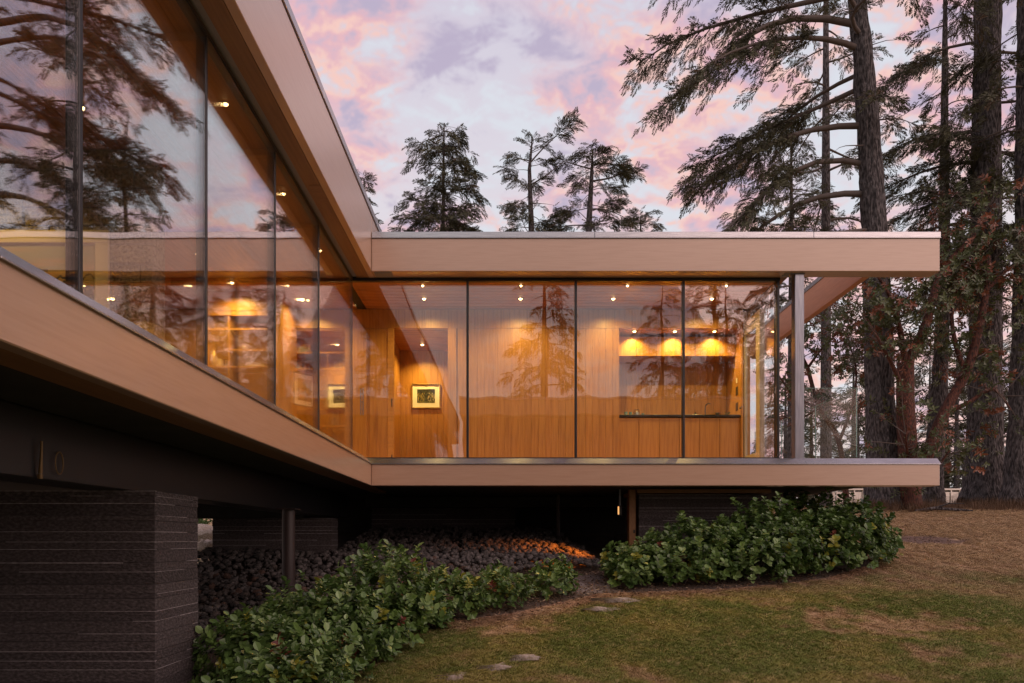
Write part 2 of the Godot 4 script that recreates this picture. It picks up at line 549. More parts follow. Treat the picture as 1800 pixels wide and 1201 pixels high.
func house() -> void:
	hs = thing("house", "long low modern house of tan timber fascias and glass walls raised above the lawn", "house", P(-2.2, 0.9, 10.6))
	# cross wing, roof edge
	part("fascia", bx(P(XF + 0.003, 5.597, DF), P(6.48, 6.088, DF + 0.245), 0.006), mats.fascia, hs)
	for s in [[-2.01, 1.318], [1.321, 4.59], [4.593, 6.49]]:
		var m := Mb.new()
		m.box(P(s[0], 6.098, DF - 0.012), P(s[1], 6.183, DF + 0.26), 0.004)
		var k := part("roof_cap", m, mats.metal, hs)
		part("drip_edge", bx(P(s[0], 6.086, DF - 0.02), P(s[1], 6.096, DF + 0.01), 0.002), mats.metal, k)
	part("roof_slab", bx(P(-2.0, 5.64, DF + 0.247), P(4.31, 6.06, 15.0)), mats.dark, hs)
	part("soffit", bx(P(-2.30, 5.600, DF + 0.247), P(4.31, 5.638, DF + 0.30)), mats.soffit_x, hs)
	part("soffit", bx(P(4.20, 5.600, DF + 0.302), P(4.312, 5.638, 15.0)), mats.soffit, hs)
	part("access_panel", bx(P(-1.99, 5.592, DF + 0.02), P(-1.72, 5.5985, DF + 0.235), 0.002), mats.grey_strip, hs)
	part("access_panel", bx(P(4.19, 5.592, DF + 0.05), P(4.3, 5.5985, DF + 0.2), 0.002), mats.grey_strip, hs)
	# open frame over the deck
	part("side_beam", bx(P(5.455, 5.597, DF + 0.247), P(5.56, 6.088, 15.2), 0.005), mats.warm_lit_tan, hs)
	part("roof_cap", bx(P(5.445, 6.09, DF + 0.262), P(5.57, 6.17, 15.2), 0.004), mats.metal, hs)
	part("rear_beam", bx(P(4.315, 5.597, 14.95), P(5.453, 6.088, 15.1), 0.005), mats.warm_lit_tan, hs)
	# long wing, roof edge
	for s in [[-8.0, 10.198], [10.203, 17.0]]:
		part("fascia", bx(P(XF - 0.09, 5.597, s[0]), P(XF, 6.425, s[1]), 0.006), mats.fascia, hs)
	part("shadow_gap", bx(P(XF - 0.12, 6.42, -8.0), P(XF - 0.02, 6.445, 17.0)), mats.black, hs)
	for k in 8:
		var a := -8.0 + k * 3.1
		part("roof_cap", bx(P(XF - 0.5, 6.446, a), P(XF + 0.012, 6.545, a + 3.097), 0.004), mats.metal, hs)
	part("roof_slab", bx(P(-9.6, 5.64, -8.0), P(XF - 0.092, 6.41, 17.0)), mats.dark, hs)
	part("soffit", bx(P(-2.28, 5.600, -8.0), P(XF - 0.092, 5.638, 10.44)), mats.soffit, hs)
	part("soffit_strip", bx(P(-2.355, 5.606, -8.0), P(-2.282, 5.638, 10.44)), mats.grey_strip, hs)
	part("access_panel", bx(P(-2.235, 5.594, 7.72), P(-2.10, 5.5995, 8.12), 0.002), mats.soffit_x, hs)
	# glass of the cross wing
	part("window_head", bx(P(XG - 0.03, 5.553, DG - 0.04), P(4.20, 5.598, DG + 0.04), 0.003), mats.black, hs)
	part("window_sill", bx(P(XG - 0.03, 2.80, DG - 0.04), P(4.20, 2.845, DG + 0.04), 0.003), mats.black, hs)
	var xs := [XG, -0.595, 1.067, 2.72, 4.17]
	for i in 4:
		var x1: float = xs[i + 1]
		window(P(xs[i] + 0.02, 2.846, DG - 0.006), P(x1 - 0.02, 5.552, DG + 0.006), [P(x1 - 0.0175, 2.846, DG - 0.045), P(x1 + 0.0175, 5.552, DG + 0.045)])
	part("corner_post", bx(P(XG - 0.02, 2.846, DG - 0.02), P(XG + 0.02, 5.552, DG + 0.02), 0.004), mats.black, hs)
	# glass of the long wing
	part("window_head", bx(P(XG - 0.04, 5.553, -8.0), P(XG + 0.037, 5.604, DG - 0.042), 0.003), mats.black, hs)
	part("window_head_bead", bx(P(XG + 0.038, 5.572, -8.0), P(XG + 0.046, 5.585, DG - 0.042), 0.002), mats.frame_dark, hs)
	part("window_sill", bx(P(XG - 0.04, 2.80, -8.0), P(XG + 0.037, 2.845, DG - 0.042), 0.003), mats.black, hs)
	for i in MULL.size() - 1:
		var d0: float = MULL[i + 1]
		var d1: float = MULL[i]
		var half := 0.0175
		window(P(XG - 0.006, 2.846, d0 + 0.02), P(XG + 0.006, 5.552, d1 - 0.02), [P(XG - 0.05, 2.846, d0 - half), P(XG + 0.03, 5.552, d0 + half)])
	# glass end of the gallery and its door
	window(P(4.164, 2.846, DG + 0.045), P(4.176, 5.552, 11.06), [])
	var dr := part("door", bx(P(4.11, 2.846, 11.07), P(4.19, 5.33, 11.15), 0.004), mats.door_frame, hs)
	part("jamb", bx(P(4.11, 2.846, 11.92), P(4.19, 5.33, 12.02), 0.004), mats.door_frame, dr)
	part("lintel", bx(P(4.11, 5.22, 11.152), P(4.19, 5.33, 11.918), 0.004), mats.door_frame, dr)
	part("transom_pane", bx(P(4.164, 5.332, 11.07), P(4.176, 5.552, 12.02)), mats.glass, dr)
	var lf := Mb.new()
	lf.box(P(4.12, 2.86, 11.16), P(4.17, 5.21, 11.27), 0.004)
	lf.box(P(4.12, 2.86, 11.80), P(4.17, 5.21, 11.91), 0.004)
	lf.box(P(4.121, 5.10, 11.272), P(4.169, 5.209, 11.798), 0.004)
	lf.box(P(4.121, 2.861, 11.272), P(4.169, 3.02, 11.798), 0.004)
	part("leaf", lf, mats.door_frame, dr)
	part("pane", bx(P(4.14, 3.02, 11.27), P(4.15, 5.10, 11.80)), mats.rail_glass, dr)
	var hd := Mb.new()
	hd.tube([P(4.12, 3.86, 11.85), P(4.05, 3.86, 11.85), P(4.05, 3.87, 11.72)], [0.012, 0.011, 0.009], 8)
	hd.box(P(4.112, 3.74, 11.83), P(4.122, 3.94, 11.87), 0.003)
	part("handle", hd, mats.steel, dr)
	part("end_post", bx(P(4.15, 2.846, DG + 0.05), P(4.19, 5.552, DG + 0.085), 0.003), mats.black, hs)
	# floors and lower edge
	part("fascia", bx(P(XF + 0.003, 2.391, DF), P(6.48, 2.718, DF + 0.245), 0.006), mats.fascia, hs)
	part("fascia", bx(P(XF - 0.09, 2.391, -8.0), P(XF, 2.718, DF + 0.244), 0.006), mats.fascia, hs)
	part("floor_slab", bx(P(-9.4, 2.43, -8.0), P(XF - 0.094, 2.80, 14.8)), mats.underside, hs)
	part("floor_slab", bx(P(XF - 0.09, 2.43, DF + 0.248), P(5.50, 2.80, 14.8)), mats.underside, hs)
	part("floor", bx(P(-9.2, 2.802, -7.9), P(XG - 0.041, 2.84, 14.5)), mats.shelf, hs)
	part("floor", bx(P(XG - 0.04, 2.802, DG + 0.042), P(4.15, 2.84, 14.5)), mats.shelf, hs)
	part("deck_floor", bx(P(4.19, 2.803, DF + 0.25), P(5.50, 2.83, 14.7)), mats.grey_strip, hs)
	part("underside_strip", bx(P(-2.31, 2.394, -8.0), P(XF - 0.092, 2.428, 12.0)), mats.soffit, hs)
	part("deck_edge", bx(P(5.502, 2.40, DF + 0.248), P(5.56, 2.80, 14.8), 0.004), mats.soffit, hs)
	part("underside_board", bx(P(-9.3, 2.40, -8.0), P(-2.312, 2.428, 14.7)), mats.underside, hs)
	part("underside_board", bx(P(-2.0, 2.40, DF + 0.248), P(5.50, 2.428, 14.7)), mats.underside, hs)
	# sloped sheet metal sill, mitred at the inner corner
	var h := 0.085
	var y0 := 2.722
	var fx := [-2.027, 0.72, 2.35, 4.48, 6.49]
	for i in 4:
		var a: float = fx[i] + (0.0 if i == 0 else 0.003)
		var b: float = fx[i + 1]
		var m := Mb.new()
		var sk := h if i == 0 else 0.0
		var q := [P(a, y0, DF - 0.01), P(b, y0, DF - 0.01), P(b, y0 + h, DF - 0.01 + h), P(a - sk, y0 + h, DF - 0.01 + h)]
		m.quad(q[0], q[1], q[2], q[3], Vector3(0, 1, 1).normalized())
		m.quad(q[3], q[2], P(b, y0 + h + 0.003, DG - 0.05), P(a - sk * 3.3, y0 + h + 0.003, DG - 0.05), Vector3.UP)
		m.quad(q[0], q[1], P(b, y0 - 0.004, DF + 0.02), P(a, y0 - 0.004, DF + 0.02), Vector3.DOWN)
		if i == 3:
			m.tri(q[1], q[2], P(b, y0, DF + 0.2), Vector3.RIGHT, Vector3.RIGHT, Vector3.RIGHT)
		var k := part("sill_flashing", m, mats.metal, hs)
		part("drip_edge", bx(P(a, y0 - 0.013, DF - 0.018), P(b, y0 - 0.001, DF - 0.004), 0.002), mats.metal, k)
	var ld := [10.19, 8.9, 7.35, 5.8, 4.25, 2.7, 1.15, -0.4, -8.0]
	for i in 8:
		var a: float = ld[i] - (0.0 if i == 0 else 0.003)
		var b: float = ld[i + 1]
		var m := Mb.new()
		var sk := h if i == 0 else 0.0
		var q := [P(XF - 0.01 + 0.02, y0, a), P(XF + 0.01, y0, b), P(XF + 0.01 - h, y0 + h, b), P(XF + 0.01 - h, y0 + h, a + sk)]
		m.quad(q[0], q[1], q[2], q[3], Vector3(1, 1, 0).normalized())
		m.quad(q[3], q[2], P(XG + 0.05, y0 + h + 0.003, b), P(XG + 0.05, y0 + h + 0.003, a + sk * 3.3), Vector3.UP)
		m.quad(q[0], q[1], P(XF - 0.02, y0 - 0.004, b), P(XF - 0.02, y0 - 0.004, a), Vector3.DOWN)
		var k := part("sill_flashing", m, mats.metal, hs)
		part("drip_edge", bx(P(XF + 0.004, y0 - 0.013, a), P(XF + 0.018, y0 - 0.001, b), 0.002), mats.metal, k)
	# closed outer walls
	part("rear_wall", bx(P(-9.4, 2.841, 14.5), P(4.3, 5.6, 14.7)), mats.dark, hs)
	part("side_wall", bx(P(-9.4, 2.841, -8.0), P(-9.2, 5.6, 14.49)), mats.wall, hs)
	part("end_wall", bx(P(4.10, 2.841, 12.03), P(4.3, 5.6, 14.49)), mats.wall, hs)
	part("south_wall", bx(P(-9.19, 2.841, -8.2), P(XG + 0.05, 5.6, -8.0)), mats.wall, hs)
	# steel column
	var col := part("column", bx(P(4.348, 2.80, 10.275), P(4.486, 5.598, 10.41), 0.006), mats.steel, hs)
	part("column_plate", bx(P(4.30, 5.586, 10.27), P(4.5, 5.5965, 10.42), 0.002), mats.steel, col)
	# glass balustrade round the deck corner
	var bl := thing("glass_railing", "frameless glass balustrade round the corner of the deck beside the steel column", "railing", P(5.0, 2.83, 10.4))
	var rails := [[P(4.52, 2.84, 10.404), P(5.352, 3.89, 10.416)], [P(5.354, 2.84, 10.42), P(5.366, 3.89, 11.83)], [P(5.354, 2.84, 11.85), P(5.366, 3.89, 13.3)], [P(5.354, 2.84, 13.32), P(5.366, 3.89, 14.7)]]
	for r in rails:
		var g := part("glass_panel", bx(r[0], r[1]), mats.rail_glass, bl)
		var lo: Vector3 = r[0]
		var hi: Vector3 = r[1]
		part("edge", bx(Vector3(lo.x - 0.001, hi.y + 0.001, lo.z + 0.001), Vector3(hi.x + 0.001, hi.y + 0.007, hi.z - 0.001)), mats.glass_edge, g)
		part("edge", bx(Vector3(hi.x - 0.012, lo.y, hi.z - 0.004), Vector3(hi.x + 0.002, hi.y, hi.z - 0.001)), mats.glass_edge, g)

# upright boards along a wall that faces the camera
func boards(x0: float, x1: float, ya: float, yb: float, d: float, step: float, parent: Node3D) -> void:
	var k := maxi(1, roundi((x1 - x0) / step))
	var w := (x1 - x0) / k
	for i in k:
		var t := rng.randf_range(0.9, 1.05)
		var push := rng.randf_range(0.0, 0.003)
		part("plank", bx(P(x0 + i * w + 0.0009, ya, d - push), P(x0 + (i + 1) * w - 0.0009, yb, d + 0.02), 0.002, Color(t, t * rng.randf_range(0.97, 1.02), t)), mats.wall, parent)

func downlight(x: float, d: float, y: float, energy: float, angle: float, label: String, group: String, size := 0.028) -> void:
	var o := thing("ceiling_downlight", label, "downlight", P(x, y, d), group)
	var ring := Mb.new()
	ring.lathe(Vector3.ZERO, [Vector2(size + 0.004, -0.001), Vector2(size + 0.006, -0.007), Vector2(size + 0.02, -0.006), Vector2(size + 0.022, 0.0)])
	part("trim_ring", ring, mats.steel, o, true)
	var b := Mb.new()
	b.lathe(Vector3.ZERO, [Vector2(0, 0.004), Vector2(size, 0.0), Vector2(size * 0.9, -0.012), Vector2(size * 0.5, -0.022), Vector2(0, -0.025)])
	part("bulb", b, mats.bulb, o, true)
	var s := SpotLight3D.new()
	s.name = "light"
	s.light_color = Color(1.0, 0.84, 0.46)
	energy *= LAMPS
	s.light_energy = energy
	s.spot_angle = angle
	s.spot_angle_attenuation = 0.9
	s.light_size = 0.02
	s.spot_range = 14.0
	s.spot_attenuation = 2.0
	s.shadow_enabled = true
	o.add_child(s)
	s.position = Vector3(0, -0.012, 0)
	s.rotation.x = -PI / 2

func framed(called: String, label: String, at: Vector3, turn: float, w: float, h: float, border: float, mat_w: float, fm: Material, tex: Texture2D, mount: Color) -> void:
	var o := thing(called, label, "picture", at, "", turn)
	var f := Mb.new()
	f.box(Vector3(-w / 2, -h / 2, 0), Vector3(w / 2, -h / 2 + border, 0.035), 0.004)
	f.box(Vector3(-w / 2, h / 2 - border, 0), Vector3(w / 2, h / 2, 0.035), 0.004)
	f.box(Vector3(-w / 2, -h / 2 + border, 0.001), Vector3(-w / 2 + border, h / 2 - border, 0.034), 0.004)
	f.box(Vector3(w / 2 - border, -h / 2 + border, 0.001), Vector3(w / 2, h / 2 - border, 0.034), 0.004)
	part("frame", f, fm, o, true)
	part("mount", bx(Vector3(-w / 2 + border, -h / 2 + border, 0.004), Vector3(w / 2 - border, h / 2 - border, 0.012), 0.0, mount), mats.plain, o, true)
	var q := Mb.new()
	var a := w / 2 - border - mat_w
	var b := h / 2 - border - mat_w
	q.quad(Vector3(-a, -b, 0.0145), Vector3(a, -b, 0.0145), Vector3(a, b, 0.0145), Vector3(-a, b, 0.0145), Vector3(0, 0, 1))
	var m := StandardMaterial3D.new()
	m.albedo_texture = tex
	m.roughness = 0.6
	part("print", q, m, o, true)

func print_texture(kind: int) -> ImageTexture:
	var w := 192
	var h := 128
	var im := Image.create(w, h, false, Image.FORMAT_RGB8)
	var f := noise(200 + kind, 0.02, 4)
	var g := noise(230 + kind, 0.06, 3)
	for j in h:
		for i in w:
			var y := float(j) / h
			var c: Color
			if kind == 0:       # dark garden with pale and yellow figures
				c = Color(0.06, 0.05, 0.05)
				var n := g.get_noise_2d(i * 1.3, j * 0.5)
				if y > 0.25 and n > 0.12 and (i < 85 or i > 110):
					c = Color(0.62, 0.55, 0.28) if i < 85 else Color(0.66, 0.6, 0.5)
				elif f.get_noise_2d(i, j * 2) > 0.15:
					c = Color(0.2, 0.24, 0.2)
				if y > 0.85:
					c = c.lerp(Color(0.4, 0.4, 0.2), 0.6)
			elif kind == 1:     # evening estuary with bare branches
				c = Color(0.52, 0.50, 0.34).lerp(Color(0.66, 0.5, 0.28), clampf(y * 1.6 + f.get_noise_2d(i * 0.4, j * 3.0) * 0.9, 0, 1))
				if absf(y - 0.3 - g.get_noise_1d(i * 1.0) * 0.03) < 0.018 and i > 40 and i < 120:
					c = Color(0.16, 0.15, 0.09)
				for br in 4:
					var by := 0.40 + br * 0.1 + 0.16 * g.get_noise_2d(i * 0.55, br * 50.0)
					if absf(y - by) < 0.012 + 0.004 * br and i > 60 + 8 * br:
						c = Color(0.11, 0.09, 0.06)
				if y > 0.62 + 0.4 * f.get_noise_1d(i * 1.1) and g.get_noise_2d(i * 2.0, j * 2.0) > -0.25 and i > 90:
					c = Color(0.10, 0.075, 0.045)
			else:               # pale coast study
				c = Color(0.6, 0.58, 0.5).lerp(Color(0.3, 0.34, 0.3), smoothstep(-0.1, 0.25, f.get_noise_2d(i * 0.8, j * 1.6) + y * 0.3 - 0.2))
				if g.get_noise_2d(i, j * 0.4) > 0.3:
					c = Color(0.2, 0.19, 0.15)
			im.set_pixel(i, j, c)
	return ImageTexture.create_from_image(im)

func interior() -> void:
	# ceilings of narrow planks
	for i in 9:
		var d := DG + 0.045 + i * 0.142
		var t := rng.randf_range(0.85, 1.08)
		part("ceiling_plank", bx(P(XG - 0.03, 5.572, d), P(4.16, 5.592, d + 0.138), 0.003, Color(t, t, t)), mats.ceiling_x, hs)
	part("ceiling_backing", bx(P(-9.2, 5.594, -7.95), P(XG - 0.05, 5.62, 11.9)), mats.dark, hs)
	part("ceiling_backing", bx(P(XG - 0.048, 5.594, DG + 0.042), P(4.16, 5.62, 11.9)), mats.dark, hs)
	for i in 46:
		var x := XG - 0.045 - i * 0.146
		var t := rng.randf_range(0.85, 1.08)
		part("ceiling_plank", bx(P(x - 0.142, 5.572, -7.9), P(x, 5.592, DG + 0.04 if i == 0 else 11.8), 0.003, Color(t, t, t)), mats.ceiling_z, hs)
	for x in [-2.86, -3.55, -5.2, -7.0]:
		part("ceiling_beam", bx(P(x - 0.06, 5.46, -7.9), P(x + 0.06, 5.571, 10.46), 0.006), mats.ceiling_z, hs)
	for i in range(0, 9):
		part("ceiling_rib", bx(P(-2.798, 5.50, MULL[i] - 0.03), P(XG - 0.046, 5.571, MULL[i] + 0.03), 0.004), mats.ceiling_x, hs)
	# timber wall behind the gallery
	var dw := 11.82
	part("inner_wall", bx(P(-9.19, 2.841, dw + 0.56), P(-3.97, 5.6, dw + 0.66)), mats.dark, hs)
	var iw := Mb.new()
	iw.box(P(-9.19, 2.841, dw + 0.021), P(-3.95, 5.57, dw + 0.12))
	iw.box(P(-2.74, 2.841, dw + 0.021), P(-2.04, 5.57, dw + 0.12))
	iw.box(P(-0.86, 2.841, dw + 0.021), P(1.955, 5.57, dw + 0.12))
	iw.box(P(-3.95, 5.24, dw + 0.022), P(-2.74, 5.57, dw + 0.12))
	iw.box(P(-2.04, 5.245, dw + 0.022), P(-0.86, 5.57, dw + 0.12))
	iw.box(P(1.955, 5.245, dw + 0.022), P(4.1, 5.57, dw + 0.12))
	var wl := part("gallery_wall", iw, mats.wall, hs)
	boards(-9.1, 4.1, 5.245, 5.569, dw - 0.002, 1.1, wl)
	boards(-6.4, -3.96, 2.841, 5.241, dw, 0.4, wl)
	boards(-2.735, -2.05, 2.841, 5.241, dw, 0.34, wl)
	boards(-0.845, 1.955, 2.841, 5.241, dw, 0.117, wl)
	boards(4.075, 4.105, 2.841, 5.241, dw - 0.004, 0.1, wl)
	# recess with a picture
	var rc := part("recess", bx(P(-2.16, 2.841, 11.95), P(-2.06, 5.25, 13.3)), mats.wall, hs)
	part("side", bx(P(-0.86, 2.841, 11.95), P(-0.76, 5.25, 13.3)), mats.wall, rc)
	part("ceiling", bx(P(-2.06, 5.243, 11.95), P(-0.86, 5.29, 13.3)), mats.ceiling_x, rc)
	for i in 10:
		var t := rng.randf_range(0.88, 1.06)
		part("plank", bx(P(-2.06 + i * 0.12 + 0.001, 2.841, 13.24), P(-2.06 + (i + 1) * 0.12 - 0.001, 5.242, 13.27), 0.002, Color(t, t, t)), mats.wall, rc)
	var sd := part("sliding_door", bx(P(-2.055, 2.85, 11.80), P(-1.945, 5.238, 11.87), 0.004), mats.shelf, hs)
	part("finger_pull", bx(P(-1.99, 3.88, 11.794), P(-1.97, 4.02, 11.802), 0.003), mats.frame_dark, sd)
	part("finger_pull", bx(P(-1.99, 2.93, 11.794), P(-1.97, 3.05, 11.802), 0.003), mats.frame_dark, sd)
	part("door_jamb", bx(P(-1.01, 2.85, 11.795), P(-0.862, 5.238, 11.86), 0.004), mats.wall, hs)
	var gd := part("panel_door", bx(P(-2.74, 2.86, 11.785), P(-2.42, 5.235, 11.815), 0.004), mats.wall, hs)
	var pull := Mb.new()
	for x in [-2.50, -2.46]:
		pull.tube([P(x, 3.72, 11.72), P(x, 4.18, 11.72)], [0.008, 0.008], 8)
	for y in [3.82, 3.95, 4.08]:
		pull.tube([P(-2.50, y, 11.72), P(-2.46, y, 11.72)], [0.006, 0.006], 6)
	pull.tube([P(-2.48, 3.95, 11.785), P(-2.48, 3.95, 11.72)], [0.006, 0.006], 6)
	part("handle", pull, mats.steel, gd)
	framed("framed_picture", "small print of yellow and white figures in a thin gold frame on the recess wall", P(-1.555, 4.36, 13.235), 0.0, 0.56, 0.48, 0.022, 0.085, mats.gold, print_texture(0), Color(0.85, 0.83, 0.76))
	# kitchen niche
	var kn := thing("kitchen_unit", "timber kitchen niche with lit wall cupboards above a dark worktop", "kitchen unit", P(3.0, 2.84, 12.2))
	var nb := Mb.new()
	nb.box(P(1.93, 2.841, 11.83), P(1.957, 5.24, 12.7))
	nb.box(P(4.075, 2.841, 11.85), P(4.099, 5.24, 12.7))
	nb.box(P(1.93, 5.243, 11.95), P(4.1, 5.28, 12.7))
	part("surround", nb, mats.wall, kn)
	for i in 18:
		var t := rng.randf_range(0.9, 1.05)
		part("back_plank", bx(P(1.96 + i * 0.1172, 2.841, 12.62), P(1.96 + (i + 1) * 0.1172 - 0.002, 5.24, 12.64), 0.001, Color(t, t, t)), mats.wall, kn)
	for i in 6:
		var t := rng.randf_range(0.94, 1.05)
		part("wall_cupboard", bx(P(1.962 + i * 0.352, 4.845, 12.13), P(1.962 + (i + 1) * 0.352 - 0.005, 5.19, 12.60), 0.003, Color(t, t, t)), mats.wall, kn)
	for i in 6:
		var t := rng.randf_range(0.92, 1.05)
		part("base_cupboard", bx(P(1.962 + i * 0.352, 2.90, 11.89), P(1.962 + (i + 1) * 0.352 - 0.005, 3.705, 12.60), 0.003, Color(t, t, t)), mats.wall, kn)
	part("worktop", bx(P(1.958, 3.715, 11.86), P(4.074, 3.755, 12.61), 0.003), mats.worktop, kn)
	part("plinth", bx(P(1.96, 2.841, 11.95), P(4.07, 2.895, 12.6)), mats.dark, kn)
	var fc := Mb.new()
	var fx := 3.62
	fc.tube([P(fx, 3.755, 12.42), P(fx, 4.0, 12.42), P(fx + 0.015, 4.035, 12.39), P(fx + 0.03, 4.045, 12.33), P(fx + 0.04, 4.02, 12.27)], [0.014, 0.012, 0.012, 0.012, 0.012], 8)
	fc.lathe(P(fx, 3.755, 12.42), [Vector2(0.028, 0.0), Vector2(0.026, 0.015), Vector2(0.014, 0.02)])
	part("tap", fc, mats.steel, kn)
	for s in [[4.13, 4.28], [3.86, 4.0]]:
		part("switch_plate", bx(P(4.066, s[0], 12.0), P(4.0735, s[1], 12.1), 0.002), mats.frame_dark, kn)
	part("switch_plate", bx(P(4.066, 4.34, 12.03), P(4.0735, 4.43, 12.08), 0.002), mats.white, kn)
	for k in 3:
		downlight([2.25, 2.96, 3.655][k], 11.985, 5.243, 1.2, 66.0, "small downlight above the kitchen wall cupboards, " + ["nearest the timber wall", "middle of the three", "nearest the glass door"][k], "kitchen downlights")
	# gallery downlights
	var gx := [-1.36, 0.235, 1.77, 3.40]
	var pane := ["first pane from the glass corner", "second pane from the glass corner", "third pane from the glass corner", "last pane beside the column"]
	for k in 4:
		downlight(gx[k], 11.29, 5.571, 1.5, 78.0, "bright gallery ceiling downlight behind the " + pane[k], "gallery downlights")
	var ux := [-1.31, 0.23, 1.9, 3.45]
	for k in 4:
		downlight(ux[k], 10.70, 5.571, 0.12, 55.0, "small downlight tight behind the window head over the " + pane[k], "downlights along the glass", 0.018)
	downlight(-1.575, 12.80, 5.242, 2.0, 68.0, "downlight in the recess ceiling above the gold framed print", "gallery downlights")
	# long room
	var rl := [[9.40, "beside the corner of the two glass walls"], [7.85, "second from the glass corner"], [6.23, "third from the glass corner"], [4.6, "fourth from the glass corner, past the frame edge"]]
	for k in 4:
		downlight(-2.56, rl[k][0], 5.571, 0.08, 50.0, "small downlight along the long glass wall, " + rl[k][1], "downlights along the glass", 0.02)
	downlight(-4.30, 9.53, 5.571, 0.8, 70.0, "ceiling downlight in the long room before the tall bookcase", "long room downlights", 0.034)
	downlight(-3.92, 6.28, 5.571, 0.18, 60.0, "brightest ceiling downlight in the long room beside the thick mullion", "long room downlights", 0.034)
	downlight(-4.54, 7.09, 5.571, 0.15, 60.0, "ceiling downlight between the thick mullion and the stone wall", "long room downlights", 0.03)
	downlight(-5.0, 6.28, 5.571, 1.5, 60.0, "ceiling downlight washing the large landscape painting", "long room downlights", 0.03)
	downlight(-4.25, 10.58, 5.571, 3.2, 76.0, "downlight washing the header of the tall bookcase", "long room downlights", 0.028)
	downlight(-3.3, 11.35, 5.571, 2.8, 74.0, "downlight in front of the low bookcase with figurine and books", "long room downlights", 0.024)
	# stone wall with a large painting
	var sw := thing("stone_wall", "rough brown stone chimney wall inside the long room beside the large painting", "wall", P(-5.5, 2.84, 7.3))
	var d0 := noise(77, 0.9, 4)
	for row in 14:
		var x := -7.4
		var ya := 2.841 + row * 0.195
		while x < -3.62:
			var w := minf(rng.randf_range(0.28, 0.6), -3.6 - x)
			if -3.6 - x - w < 0.12:
				w = -3.6 - x
			var t := rng.randf_range(0.7, 1.15)
			part("stone", bx(P(x + 0.004, ya + 0.003, 6.98 - rng.randf_range(0.0, 0.035)), P(x + w - 0.004, minf(ya + 0.192, 5.569), 7.22), 0.012, Color(t, t * 0.98, t * 0.95)), mats.stone_wall, sw)
			x += w
	framed("landscape_painting", "large evening landscape with bare branches in a wide cream frame on the stone wall", P(-4.80, 4.16, 6.93), 0.0, 1.55, 1.12, 0.13, 0.02, mats.cream, print_texture(1), Color(0.5, 0.42, 0.26))
	bookcases()

